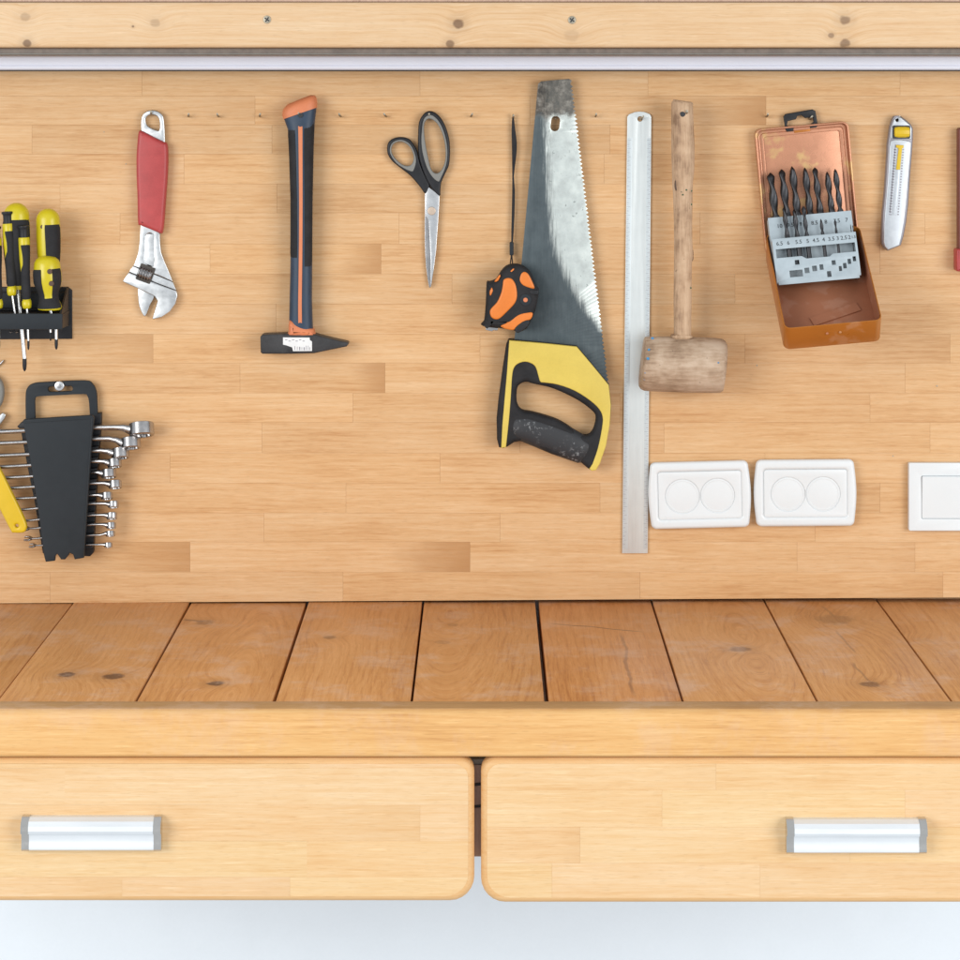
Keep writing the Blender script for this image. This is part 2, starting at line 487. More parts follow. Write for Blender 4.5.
def mallet_wood(name, base, dark, pale, axis):
    t = NT(name); s = t.sep()
    k = {'x': (6, 45, 45), 'z': (70, 70, 7)}[axis]
    v = t.comb(*[t.math('MULTIPLY', s[i], k[i]) for i in range(3)])
    a = t.noise(v, 1.0, 5, 0.6); b = t.noise(t.co.outputs['Object'], 38, 4, 0.6); c3 = t.noise(v, 7.0, 3, 0.6)
    c = t.ramp(t.math('MULTIPLY_ADD', b, 0.45, t.math('MULTIPLY_ADD', c3, 0.25, t.math('MULTIPLY', a, 0.4))), [(0.44, dark), (0.535, base), (0.63, pale)])
    sp = t.step(t.noise(t.co.outputs['Object'], 150, 2), 0.70, 0.76)
    c = t.mix(t.math('MULTIPLY', sp, 0.5), c, tuple(x * 0.4 for x in dark))
    t.bump(t.math('ADD', a, t.math('MULTIPLY', c3, 0.5)), 0.5, 0.0012)
    return t.out(c, 0.62, 0.0, 0.3)
M['malhead'] = mallet_wood('worn_mallet_wood', (0.40, 0.285, 0.195), (0.25, 0.165, 0.105), (0.52, 0.40, 0.295), 'x')
M['malhandle'] = mallet_wood('worn_handle_wood', (0.44, 0.29, 0.18), (0.24, 0.145, 0.085), (0.55, 0.385, 0.25), 'z')
M['knot'] = plastic('wood_knot', (0.09, 0.05, 0.032), 0.7, 0.4, 0.4, 300)

# ------------------------------------------------------------------ setting: wall
wall = box('wall', -1.6, 1.6, 0.022, 0.122, -0.02, 2.1, M['wall'], None)
tag(wall, kind='structure')

# ------------------------------------------------------------------ tool board of glued staves
board = root('tool_board', P(480, 602, 0) + Vector((0, 0.02, 0)), 'wide light wooden board of glued staves carrying the hanging tools', 'board')
box('backing', -0.79, 0.79, 0.0202, 0.0215, P(0, 603).z, P(0, 40).z, M['board'], board)
rows = [(72, 96, [142, 420, 648, 900]), (96, 125, [-20, 255, 530, 766]), (125, 154, [32, 272, 610, 893]), (154, 184, [184, 430, 604, 820]),
        (184, 213, [60, 277, 560, 845]), (213, 244, [120, 399, 700, 925]), (244, 274, [210, 381, 640, 880]), (274, 304, [90, 452, 735, 1000]),
        (304, 334, [-10, 276, 575, 830]), (334, 363, [153, 480, 745, 950]), (363, 393, [240, 385, 690, 905]), (393, 422.5, [100, 353, 620, 870]),
        (422.5, 453, [-15, 262, 520, 664, 930]), (453, 483, [170, 440, 765, 990]), (483, 513, [70, 346, 600, 880]), (513, 542, [264, 500, 815, 1010]),
        (542, 572, [190, 470, 797, 915]), (572, 602, [50, 343, 640, 943])]
dark_end = {(6, 1): .75, (9, 0): .55, (10, 1): .75, (16, 0): .6, (16, 1): .85, (1, 3): .8, (8, 0): .15, (7, 1): .2, (17, 3): .25}
dark_all = {(2, 1): .93, (2, 2): .92, (4, 2): .95, (1, 1): .96, (0, 1): .96, (0, 2): .97, (7, 2): .93, (14, 3): .94, (1, 3): .97, (3, 3): .96}
top_tilt = lambda px: (480 - px) / 480.0
for ri, (y0, y1, joints) in enumerate(rows):
    xs = [-150] + sorted(joints) + [1110]
    for k in range(len(xs) - 1):
        a, b = xs[k], xs[k + 1]
        t0 = -1.0 if ri == 0 else 0
        bm = bmesh.new(); bmesh.ops.create_cube(bm, size=1)
        g = 0.00005
        x0, x1 = P(a, 0).x + g, P(b, 0).x - g
        z0, z1 = P(0, y1).z + g * .7, P(0, y0).z - g * .7
        if ri == 0: z1 = P(0, 58).z
        pr = random.uniform(0, 0.00004)
        for v in bm.verts:
            X = x0 if v.co.x < 0 else x1
            Z = z0 if v.co.z < 0 else z1
            if ri == len(rows) - 1 and v.co.z < 0:
                Z = P(0, 602).z + .0020 - (480 - ((X - CX) / S + PX0)) / 480.0 * 3.0 * S
            v.co = Vector((X, -pr if v.co.y < 0 else 0.0198, Z))
        fr = [e for e in bm.edges if all(w.co.y < 0.001 for w in e.verts)]
        bmesh.ops.bevel(bm, geom=fr, offset=0.00014, segments=1, affect='EDGES')
        o = from_bm('stave', bm, M['board'], board, 0)
        s_ = dark_all.get((ri, k), random.uniform(0.975, 1.02))
        w_ = random.uniform(-0.02, 0.02)
        o.color = (s_ * (1 + w_ * .4), s_, s_ * (1 - w_), 1 - dark_end.get((ri, k), random.choice((0, 0, 0, .12, .2))))

for hx, hy, hr in ((126, 164, .9), (628, 178, .9), (893, 456, 1.0), (757, 365.5, 1.1), (937, 386, 1.2), (104, 132, .8), (25.5, 363, 1.0), (862, 300, .8)):
    slab('pin_hole', circ(hx, hy, hr * .72, 8), .0003, .0006, .00005, M['nail'], board)

def nail(px, py, bend=0, L=0.011, r=0.0012):
    c = P(px, py, 0)
    path = [(0, -0.004), (0, 0.005), (0.0006, L - 0.003), (0.0022, L)]
    secs = []
    for h, o in path:
        secs.append((c + Vector((bend * h, -o, h)), Vector((r, 0, 0)), Vector((0, 0, r))))
    e = secs[-1]
    secs.append((e[0] + Vector((bend * .0012, -.0006, .0014)), e[1] * .8, e[2] * .8))
    return loft_w('nail', secs, M['nail'], board, 8, smooth=60)
for px, b in ((189, .3), (219, -.3), (260, .4), (341, -.5), (386.5, -.8), (471, .5), (595.5, .1), (428.8, .2), (808.5, .9), (640.3, .9), (766.3, .2)):
    nail(px, 116.5 if px not in (808.5, 640.3) else 119, b)
nail(683, 113.2, .2, 0.05, 0.0016); nail(152, 114.2, .1, 0.012); nail(513.2, 118, .1, .008); nail(555.5, 118, 0, .008)
nail(897.3, 118.8, .2, .012); nail(300.5, 115.5, 0, .030)

# ------------------------------------------------------------------ shelf above
beam_knots = [(P(x, 0, .12).x, P(0, y, .12).z, r, k) for x, y, r, k in
              ((458, 24, .0065, .75), (845, 20, .0062, .65), (831, 35.5, .0035, .6), (845, 43.5, .006, .7), (155, 23, .006, .32), (25, 17, .006, .34),
               (450, 44, .005, .7), (27, 43.5, .005, .75), (133, 26.5, .0014, .7), (572, 36, .009, .18))]
zt, zb_ = P(0, 2.2, .12).z, P(0, 47.5, .12).z
shelf = root('wall_shelf', Vector((0, 0.02, zb_)), 'pale pine shelf beam with knots and two screws above the tool board', 'shelf')
kb = [(x - shelf.location.x, z - shelf.location.z, r, k) for x, z, r, k in beam_knots]
M['beam'] = wood('beam_pine', (0.65, 0.475, 0.30), (0.61, 0.405, 0.225), (0.52, 0.30, 0.135), knots=kb, offset=False, tint=False, contrast=0.85, bump=0.06)
box('beam', -0.78, 0.78, -0.12, 0.0195, zb_, zt, M['beam'], shelf, 0.0045, 4)
box('shelf_top', -0.78, 0.78, -0.108, 0.0195, zt + .0008, zt + 0.020, M['divider'], shelf, 0.001)
for sx, sy in ((267, 19.5), (572, 20)):
    a = slab('screw', circ(sx, sy, 4.0), .1208, .0012, .0003, M['brass'], shelf)
    a.data.materials[0] = M['nail']
    slabs_joined('screw_slot', [rot2([(sx - .7, sy - 2.8), (sx + .7, sy - 2.8), (sx + .7, sy + 2.8), (sx - .7, sy + 2.8)], (sx, sy), q) for q in (35,)] +
                 [rot2([(sx - .7, sy - 2.8), (sx + .7, sy - 2.8), (sx + .7, sy - .8), (sx - .7, sy - .8)], (sx, sy), 125),
                  rot2([(sx - .7, sy + .8), (sx + .7, sy + .8), (sx + .7, sy + 2.8), (sx - .7, sy + 2.8)], (sx, sy), 125)], .1209, .0004, M['ink'], a)
tr = root('shelf_track', P(480, 55, .10), 'long thin grey brown metal track under the pine shelf beam', 'track')
zc_ = P(0, 55.2, .108).z
box('rail', -0.78, 0.78, -0.108, -0.078, zc_, zb_ - .0008, M['track'], tr, 0.0012)
box('lip', -0.78, 0.78, -0.1092, -0.1083, zc_ + .0008, zc_ + .0018, M['greyrubber'], tr, 0.0003)
ts = root('trim_strip', P(480, 70, .03), 'long pale white plastic strip running above the tool board', 'strip')
z0, z1 = P(0, 69.8, .04).z, P(0, 55.8, .04).z
prism_x('housing', [(-.0005, z0), (-.037, z0), (-.040, z0 + .002), (-.0405, z0 + .0045), (-.0397, z0 + .005), (-.0405, z0 + .0055), (-.041, z0 + .010), (-.040, z1 - .002), (-.038, z1), (-.0005, z1)],
        -0.78, 0.78, M['trim'], ts, 25)
box('shade_strip', -0.78, 0.78, -0.034, -0.0005, z0 - .0016, z0 - .0002, M['black'], ts)  # black strip stands in for the shadow gap under the housing
box('backing_strip', -0.78, 0.78, -0.036, -0.0005, z1 + .0003, z1 + .0022, M['rail'], ts)

# ------------------------------------------------------------------ workbench
bench = root('workbench', Vector((0, -0.25, ZB - 0.16)), 'wooden workbench with plank top and two wide drawers', 'workbench')
BO = bench.location
dF = D * (1 - 1 / 1.19)     # plank front end
lines_b = [-43, 73, 190, 307, 423, 537, 652, 765, 878, 993]
gaps = [.0015, .0018, .0022, .0034, .0024, .0045, .0022, .0020, .0022, .0015]
knot_px = [(67, 674, .0115, .85), (113, 676, .013, .85), (205, 621, .013, .55), (216, 682, .0105, .95), (330, 637, .009, .6),
           (740, 649.5, .0135, .7), (835, 620, .026, .42), (870, 685, .012, .7), (453, 624, .008, .35), (443, 641, .010, .30), (922, 640, .01, .12)]
cracks_px = [(545, 622, 648, 632, .0022, .75), (621, 630, 637, 700, .0028, .4), (837, 630, 856, 655, .002, .4), (852, 662, 872, 684, .0022, .4), (822, 606, 832, 618, .003, .3),
             (182, 618, 206, 620, .006, .55)]
tints = [(.93, .92, .92), (.97, .96, .95), (1.0, .97, .94), (1.0, .98, .96), (.96, .93, .90), (.95, .86, .80), (.98, .97, .98), (.97, .97, .98), (.95, .95, .97)]
tilt = Matrix.Translation((CX, 0, ZB)) @ Matrix.Rotation(R(-0.10), 4, 'Y') @ Matrix.Translation((-CX, 0, -ZB))
for i in range(len(lines_b) - 1):
    x0 = P(lines_b[i], 0).x + gaps[i] / 2; x1 = P(lines_b[i + 1], 0).x - gaps[i + 1] / 2
    ks, cs = [], []
    for kx, ky, kr, kd in knot_px:
        w = on_bench(kx, ky)
        if x0 - .004 < w.x < x1: ks.append((w.y - BO.y, w.x - BO.x, kr, kd))
    for ax, ay, bx, by, w, dk in cracks_px:
        p, q = on_bench(ax, ay), on_bench(bx, by)
        if x0 - .01 < p.x < x1 + .01: cs.append((p.x - BO.x, p.y - BO.y, q.x - BO.x, q.y - BO.y, w, dk))
    arch = None
    if i == 4: w = on_bench(450, 616); arch = (w.y - BO.y, w.x - BO.x, .14)
    if i == 2: w = on_bench(232, 690); arch = (w.y - BO.y, w.x - BO.x, .10)
    if i == 6: w = on_bench(745, 640); arch = (w.y - BO.y, w.x - BO.x, .13)
    m = wood('plank_pine', (0.66, 0.335, 0.13), (0.58, 0.27, 0.09), (0.43, 0.175, 0.054), axis='y', knots=ks, arch=arch, cracks=cs, fine=0.8, contrast=1.15, rough=0.40, bump=0.25, ringw=0.06, scuff=0.34)
    dz = random.uniform(-.0012, .0008)
    o = box('plank', x0, x1, -dF + .0008, 0.018, ZB - .028 + dz, ZB + dz, m, bench, 0.0012, 2, tilt)
    o.color = (*tints[i], 1 - random.uniform(0, .2))
# front rail
dR = .515
zr0, zr1 = P(0, 757.0, dR).z, ZB + .0012
prof = [(-dF, zr0), (-dF, zr1)]
for k in range(7):
    t = R(90 * k / 6); r_ = .010
    prof.append((-dR + r_ - r_ * math.sin(t), zr1 - r_ + r_ * math.cos(t)))
prof += [(-dR, zr0 + .002), (-dR + .002, zr0)]
box('rail_top_strip', -0.72, 0.72, -dR + .0075, -dF - .0006, zr1 - .002, zr1 + .0004, M['railtop'], bench, .0002)
bm_ = prism_x('front_rail', prof, -0.72, 0.72, M['rail'], bench, 40)
# support under planks, divider
box('support', -0.70, 0.70, -.44, 0.015, ZB - .075, ZB - .0295, M['divider'], bench, .001)
a, b = P(468, 857, .487), P(489, 764.5, .487)
dv = box('divider', a.x, b.x, -.487, -.02, a.z, b.z, M['divider'], bench, .0015)
g_ = box('glide', a.x, b.x, -.490, -.30, b.z + .001, P(0, 759.0, .490).z, M['greyrubber'], dv, .0015)
for yy in (784, 806):
    slabs_joined('seam', [[(468, yy), (489, yy - 2), (489, yy + .8), (468, yy + 2.5)]], .4880, .001, M['ink'], dv)

def clip_convex(poly, x0, x1, z0, z1):
    def cut(pts, ins, inter):
        out = []
        for i in range(len(pts)):
            a, b = pts[i - 1], pts[i]
            if ins(b):
                if not ins(a): out.append(inter(a, b))
                out.append(b)
            elif ins(a): out.append(inter(a, b))
        return out
    def lx(v): return lambda a, b: (v, a[1] + (b[1] - a[1]) * (v - a[0]) / (b[0] - a[0]))
    def lz(v): return lambda a, b: (a[0] + (b[0] - a[0]) * (v - a[1]) / (b[1] - a[1]), v)
    for ins, inter in ((lambda p: p[0] >= x0, lx(x0)), (lambda p: p[0] <= x1, lx(x1)), (lambda p: p[1] >= z0, lz(z0)), (lambda p: p[1] <= z1, lz(z1))):
        if len(poly) < 3: return []
        poly = cut(poly, ins, inter)
    out = []
    for p in poly:
        if not out or math.hypot(p[0] - out[-1][0], p[1] - out[-1][1]) > 1e-5: out.append(p)
    if len(out) > 1 and math.hypot(out[0][0] - out[-1][0], out[0][1] - out[-1][1]) < 1e-5: out.pop()
    return out
dD = .5125
def drawer(px0, px1, py0, py1, rws, hx0, hx1, hy0, hy1, ang, label):
    bv = 0.0075
    lp = []
    for cx, cy, r, a in ((px1, py0, 15, -90), (px1, py1, 24, 0), (px0, py1, 24, 90), (px0, py0, 15, 180)):
        sx = -1 if cx == px1 else 1; sy = 1 if cy == py0 else -1
        for k in range(7):
            t = R(a + 90 * k / 6)
            lp.append((cx + sx * r + r * math.cos(t), cy + sy * r + r * math.sin(t)))
    fr = slab('drawer_front', lp, dD, .024, bv, M['drawer'], bench, 40, 4)
    fr['label'] = label
    fr.color = (.96, .86, .72, 1)
    inner = [(v.x, v.z) for v in (P(x, y, dD) for x, y in lp)]
    cx_ = sum(p[0] for p in inner) / len(inner); cz_ = (P(0, py0, dD).z + P(0, py1, dD).z) / 2
    hwid = (P(px1, 0, dD).x - P(px0, 0, dD).x) / 2; hhei = (P(0, py0, dD).z - P(0, py1, dD).z) / 2
    cxm = (P(px1, 0, dD).x + P(px0, 0, dD).x) / 2
    ins = bv * 0.8
    inner = [(cxm + (x - cxm) * (hwid - ins) / hwid, cz_ + (z - cz_) * (hhei - ins) / hhei) for x, z in inner]
    for y0, y1, js in rws:
        xs = [px0 - 5] + js + [px1 + 5]
        for a, b in zip(xs, xs[1:]):
            g = .00008
            q = clip_convex(inner, P(a, 0, dD).x + g, P(b, 0, dD).x - g, P(0, y1, dD).z + g, P(0, y0, dD).z - g)
            if len(q) < 3: continue
            ht = .00010 + random.uniform(0, .00008)
            bm = bmesh.new()
            f = [bm.verts.new((x, -dD - ht, z)) for x, z in q]
            k = [bm.verts.new((x, -dD + .0004, z)) for x, z in q]
            bm.faces.new(f); bm.faces.new(k[::-1])
            for i in range(len(q)):
                j = (i + 1) % len(q); bm.faces.new((f[i], k[i], k[j], f[j]))
            o = from_bm('stave', bm, M['drawer'], fr, 0)
            s_ = random.uniform(.965, 1.03)
            o.color = (min(1, s_ + .01), s_, s_ * random.uniform(.96, 1.03), 1 - random.choice((0, 0, .1, .2)))
    # handle: extruded shell grip with two chrome end caps
    def hp(dd, py): return (-(dD + dd * .68), P(0, py, dD).z)
    H = hy1 - hy0
    def prof(e): return [hp(.0002, hy0 - e), hp(.010 + e * .0004, hy0 - e), hp(.018 + e * .0004, hy0 + H * .09), hp(.0225 + e * .0006, hy0 + H * .22), hp(.0235 + e * .0006, hy0 + H * .36), hp(.022 + e * .0006, hy0 + H * .45),
                      hp(.0165 + e * .0006, hy0 + H * .47), hp(.0150 + e * .0005, hy0 + H * .62), hp(.0152 + e * .0005, hy0 + H * .78), hp(.0165 + e * .0005, hy0 + H * .84), hp(.0165 + e * .0005, hy0 + H * .96), hp(.014 + e * .0005, hy1 + e * .5), hp(.0002, hy1 + e * .5)]
    xa, xb, xc, xd = (P(v, 0, dD + .015).x for v in (hx0, hx0 + 7.5, hx1 - 7.5, hx1))
    prism_x('handle', prof(0), xb - .0002, xc + .0002, M['alu'], fr, 25)
    for u, v in ((xa, xb), (xc, xd)):
        prism_x('handle_end_cap', prof(.8), u, v, M['capchrome'], fr, 25)
drawer(-294, 474.3, 757.8, 902.3, [(757, 768, [310, -40]), (768, 805, [65, -120]), (805, 841, [200, -60, 420]), (841, 877, [307, -10]), (877, 904, [122, 290])], 20.5, 160.5, 815, 847.5, 0,
       'drawer front whose handle lies below the hanging wrench holder')
drawer(481.0, 1233, 757.6, 903.8, [(757, 790, [716, 1000]), (790, 827, [662, 905]), (827, 863, [580, 850]), (863, 906, [552, 760, 1010])], 787, 927.5, 817.3, 850, 0,
       'drawer front whose handle lies below the sockets')

# ------------------------------------------------------------------ sockets and switch
def socket(cx, cy, ang, label):
    t = root('double_socket', P(cx, cy + 34, 0), label, 'socket')
    f = lambda pts: rot2([(cx + x, cy + y) for x, y in pts], (cx, cy), ang)
    outer = []
    for q in rrect(-49.2, -33.4, 49.2, 33.4, 5.5, 6):
        outer.append(q)
        if abs(q[0]) > 49.1 and q[1] * q[0] < 0:                    # bulging short sides
            sg = 1 if q[0] > 0 else -1
            outer += [(sg * (49.2 + 2.2 * math.sin(math.pi * k / 8)), -sg * 27.9 + sg * 55.8 * k / 8) for k in range(1, 8)]
    win = rrect(-41.1, -23.3, 41.1, 23.3, 2.4)
    slab('frame', [f(outer), f(win)], .0115, .0113, .0042, M['white'], t, 45, 4)
    slab('insert', [f(rrect(-41.5, -23.7, 41.5, 23.7, 2.6)), f(circ(-17.6, .8, 17.3, 40)), f(circ(17.6, .8, 17.3, 40))], .0104, .0100, .0007, M['white'], t, 45, 2)
    for sx in (-1, 1):
        ring = slab('cover', f(circ(sx * 17.6, .8, 17.5, 40)), .0094, .0090, .0010, M['white'], t, 45, 3)
        slab('cover_rim', [f(circ(sx * 17.6, .8, 16.2, 40)), f(circ(sx * 17.6, .8, 15.0, 40))], .0097, .0006, .0002, M['white'], ring, 45, 2)
    return t
socket(700, 495.3, -1.4, 'white double wall socket whose end touches the steel ruler')
socket(805.6, 493.4, -0.4, 'white double wall socket between the other socket and the light switch')
sw = root('light_switch', P(943, 531, 0), 'flat white square light switch with plain rocker', 'switch')
slab('frame', [rrect(909, 463, 977, 531, 1.6), rrect(921.6, 476.1, 964.4, 518.9, 1)], .0095, .0093, .0009, M['white'], sw)
bm = bmesh.new(); bmesh.ops.create_cube(bm, size=1)
a, b = P(921.9, 518.7, .010), P(964.1, 476.3, .010)
for v in bm.verts:
    top = v.co.z > 0
    v.co = Vector((a.x if v.co.x < 0 else b.x, (-.0118 if top else -.0086) if v.co.y < 0 else -.0005, b.z if top else a.z))
bmesh.ops.bevel(bm, geom=bm.edges[:], offset=.0006, segments=2, affect='EDGES')
from_bm('rocker', bm, M['white'], sw)

# ------------------------------------------------------------------ adjustable wrench
aw = root('adjustable_wrench', P(152, 318, 0), 'adjustable steel wrench with a red rubber grip', 'wrench')
slab('hanging_ring', [cr([(141.2, 136), (141, 120), (144, 113), (152, 110), (160.5, 113), (164, 121), (164, 150), (152, 150), (141.5, 150)], 3),
                      cr([(145.6, 119), (148, 115.8), (152, 114.6), (157, 116.3), (159.5, 121), (159.5, 129.5), (157, 130.3), (151, 128), (146.6, 124.5)], 3)], .0085, .007, .0014, M['steel'], aw, 45, 3)
slab('grip', cr([(138.5, 131.3), (142, 131.3), (152, 136.5), (163, 141.8), (166.5, 144), (167.5, 155), (167, 175), (165.2, 200), (163.5, 222), (162, 232.5), (159.5, 233.5), (150, 229.5), (140, 225.5), (137.5, 223), (137, 200), (136, 175), (136, 155), (137.3, 138)], 3),
     .0155, .0152, .0048, M['red'], aw, 50, 4)
dk = .0095
body = slab('body', [[(140.5, 222), (139.7, 240), (138, 253), (134.2, 264), (133, 265.6), (146, 270.6), (160, 276), (172.8, 281.6), (168.2, 270), (164.2, 261), (161, 252), (160, 244), (159.5, 228)],
      cr([(145.6, 237), (147, 234), (149.8, 233), (152.6, 234), (154, 237), (153.5, 250), (154, 266.5), (145, 263), (145.4, 250)], 2)], dk, .0090, .0010, M['steel'], aw, 45, 3)
slab('slot_floor', [(145.2, 234), (154.3, 234), (154.3, 267), (144.6, 263)], dk - .0012, .005, .0001, M['steel'], body)
slab('jaw_rail', [(132.8, 266.2), (146, 271.2), (160, 276.7), (173, 282.3), (176.2, 290.3), (160, 284.3), (145, 278.3), (128.9, 271.6)], dk - .0004, .0085, .0007, M['steel'], aw, 45, 3)
slab('fixed_jaw', [(128.5, 272.3), (145, 279), (160, 285), (176.6, 291), (177.5, 296), (175.5, 304), (170, 312), (162, 317.5), (154, 319.5), (152, 319), (154, 313), (157.5, 301), (154.5, 296.5), (146, 292.5), (137.5, 288.5), (126, 283.5), (122.3, 281.3)], dk + .0012, .0105, .0014, M['steel'], aw, 45, 3)
slab('moving_jaw', cr([(138.5, 284), (138, 297), (139, 306), (142, 313.5), (145, 316.8), (147, 313), (150.5, 304), (154.5, 296), (150, 286)], 2), dk - .0022, .0070, .0012, M['steel'], aw, 45, 3)
kn = slab('worm_shade_plate', rot2(rrect(137.6, 265.3, 153.2, 282.2, 1.2, 2), (145.4, 273.7), 20), dk + .0014, .0030, .0002, M['dark'], aw)  # dark plate on the body paints in the shade of the worm opening
c0 = Vector((145.4, 273.7)); ax = Vector((math.cos(R(20)), math.sin(R(20))))
sec = []
for k in range(21):
    tt = -6.8 + 13.6 * k / 20
    r_ = 7.2 if (k // 2) % 2 == 0 else 5.6
    if k in (0, 20): r_ = 5.0
    q = c0 + ax * tt
    sec.append((q.x, q.y, dk - .0024, r_, r_ * .0012))
loft('worm_screw', sec, M['chrome'], aw, 20, 2.0, 25)

# ------------------------------------------------------------------ hammer
hm = root('hammer', P(302, 354, 0), 'hammer with a black head and navy, black and orange handle', 'hammer')
hs = [(300, 109, .0165, 16.8, .0125), (300.8, 116, .0165, 15.6, .0135), (301.3, 126, .0165, 13.5, .0140), (301.5, 150, .0165, 12.2, .0140), (301.8, 200, .0165, 10.9, .0135), (301.6, 240, .0165, 10.8, .0130), (301.2, 275, .0165, 11.0, .0125), (300.8, 300, .0165, 11.2, .0125), (301, 334, .0165, 12.2, .0125)]
# the butt end is cut on a slant: shear the first sections
hfr = frames(hs)
sh = [.34, .33, .22, .08, 0, 0, 0, 0, 0]
hfr = [(c, U + Vector((0, 0, 1)) * (U.length * k), N) for (c, U, N), k in zip(hfr, sh)]
loft_w('handle', hfr, M['blue'], hm, 28, 2.6)
cap = []
for py, px, hw, ht, k in ((99.6, 299.2, 11.5, .007, .40), (101.8, 299.3, 15.6, .0110, .42), (105, 299.5, 17.0, .0138, .42), (109, 299.8, 17.3, .0142, .40), (113.4, 300.3, 16.8, .0140, .35)):
    U = Vector((1, 0, k)) * (hw * S); cap.append((P(px, py, .0165), U, OUT * ht))
loft_w('butt_cap', cap, M['salmon'], hm, 28, 2.5)
def hsec(y):
    for a_, b_ in zip(hs, hs[1:]):
        if a_[1] <= y <= b_[1]:
            t = (y - a_[1]) / (b_[1] - a_[1])
            return tuple(a_[i] + (b_[i] - a_[i]) * t for i in range(5))
def hpatch(name, ys, us, mat, e):
    secs = []
    for i, y in enumerate(ys):
        s = list(hsec(y)); s[1] = y
        secs.append((*s, *us(y)))
    return patch(name, secs, mat, hm, e, 8, 2.6)
lin = lambda a, b, n: [a + (b - a) * k / (n - 1) for k in range(n)]
hpatch('grip_pad', lin(124, 263, 14), lambda y: (-.97, -.42 + .10 * (y - 124) / 140), M['rubber'], .0006)
hpatch('grip_pad', lin(121, 272, 14), lambda y: (.26 + .12 * (y - 121) / 150, .97), M['rubber'], .0006)
hpatch('stripe', lin(119, 328, 18), lambda y: (-.155, .145), M['salmon'], .0007)
slab('collar', cr([(289, 320.5), (295, 323.3), (301, 325.6), (307, 328), (313.2, 330), (313.6, 333), (313.8, 337), (288.3, 337), (288.3, 332)], 2), .0298, .0275, .006, M['salmon'], hm, 50, 4)
slab('hang_hole', circ(300.6, 115.3, 2.4, 14), .0312, .002, .0002, M['ink'], hm)
head = slab('head', [(261.3, 335.5), (263, 334.6), (290, 333.8), (312, 333.6), (322, 336.6), (340, 341), (347.3, 342.4), (348.6, 344), (346.5, 346.6), (330, 350), (314, 353.4), (290, 354), (262.3, 354), (260.6, 352.5), (260.2, 337)], .0285, .0240, .0018, M['forged'], hm, 45, 3)
lab = slab('sticker', [(283, 337.4), (309.6, 337.6), (309.8, 340), (312, 341.5), (312, 351), (293, 351.2), (292.2, 347.4), (286.5, 345.4), (283, 344.6)], .0287, .0004, .0001, M['paper'], head)
slabs_joined('printed_bars', [[(x, 345.6 + (x % 2)), (x + w, 345.6 + (x % 2)), (x + w, 350.2), (x, 350.2)] for x, w in ((294.5, .6), (297, .5), (299.2, 1.0), (301.6, .5), (303.6, 1.1), (306, .6), (308, .5), (309.6, .6))] +
             [[(285 + k * 3.5, 339.5 + (k % 2) * 1.2), (287.3 + k * 3.5, 339.5 + (k % 2) * 1.2), (287.3 + k * 3.5, 340.2 + (k % 2) * 1.2), (285 + k * 3.5, 340.2 + (k % 2) * 1.2)] for k in range(6)], .0288, .0001, M['knifeedge'], lab)

# ------------------------------------------------------------------ scissors
sz = root('scissors', P(430, 288, 0), 'steel scissors with black and grey looped handles', 'scissors')
big = cr([(418, 135), (419, 122), (424, 113.5), (430, 111), (437, 114), (444, 123), (449, 138), (450, 152), (449, 165), (445.5, 173), (441.5, 182), (440.3, 190), (439.6, 196), (431, 187.5), (424.5, 175), (419.5, 160), (418, 148)], 3)
bigh = cr([(424, 126), (427, 119.5), (432, 119.5), (438, 125), (443, 136), (445.5, 150), (444.8, 162), (441, 170.5), (436, 173.5), (431, 169), (428, 157), (425, 141)], 3)
biggrey = cr([(421.3, 130), (423, 119.5), (427.5, 115), (433, 115), (440, 122), (445.5, 135), (448, 150), (446.8, 165), (441.5, 178), (438.5, 182.3), (432, 177.5), (426, 167), (421.8, 152), (420.7, 140)], 3)
sml = cr([(387, 150), (388, 143), (393, 138.5), (401, 137), (409, 139), (414, 145), (417.3, 152), (420, 163), (424.5, 174), (429.5, 184), (428.5, 189), (425.3, 194), (420, 187), (411, 176.5), (401, 168.5), (393, 162), (388.5, 156)], 3)
smlh = cr([(391.3, 150), (393, 144.8), (398, 141.8), (404, 142.5), (410, 147.5), (413.3, 155), (413, 161.5), (410, 165.5), (404, 165.5), (397, 160.5), (392.7, 155)], 3)
smlgrey = cr([(389.4, 149.5), (391.3, 143), (397, 139.7), (404, 139.8), (411, 144.5), (415.5, 154), (416.6, 162), (414, 170.8), (411, 172), (404, 169), (396, 163.5), (390.7, 156)], 3)
h1 = slab('handle', [sml, smlh], .0085, .008, .0022, M['black'], sz, 50, 3)
slab('inlay', [smlgrey, smlh], .0088, .006, .0018, M['greyrubber'], h1, 50, 3)
h2 = slab('handle', [big, bigh], .0105, .009, .0024, M['black'], sz, 50, 3)
slab('inlay', [biggrey, bigh], .0108, .006, .0018, M['greyrubber'], h2, 50, 3)
slab('blade', cr([(425, 190), (424.8, 204), (424.7, 216), (424.7, 240), (425.8, 265), (428.4, 284), (430, 288), (432, 276), (433.5, 250), (432, 225), (430, 200)], 2), .0052, .0022, .0004, M['chrome'], sz)
slab('blade', [(425.3, 193), (428.5, 187), (439.6, 195), (439.2, 205), (438.3, 220), (436.2, 250), (434, 268), (431.2, 287.3), (430.4, 287), (430.7, 262), (429.5, 235), (428.7, 222), (427.4, 218), (425, 215.8)], .0078, .0022, .0006, M['brightchrome'], sz)
slab('pivot', circ(431.6, 211, 4.2), .0094, .003, .0008, M['brass'], sz, 45, 3)

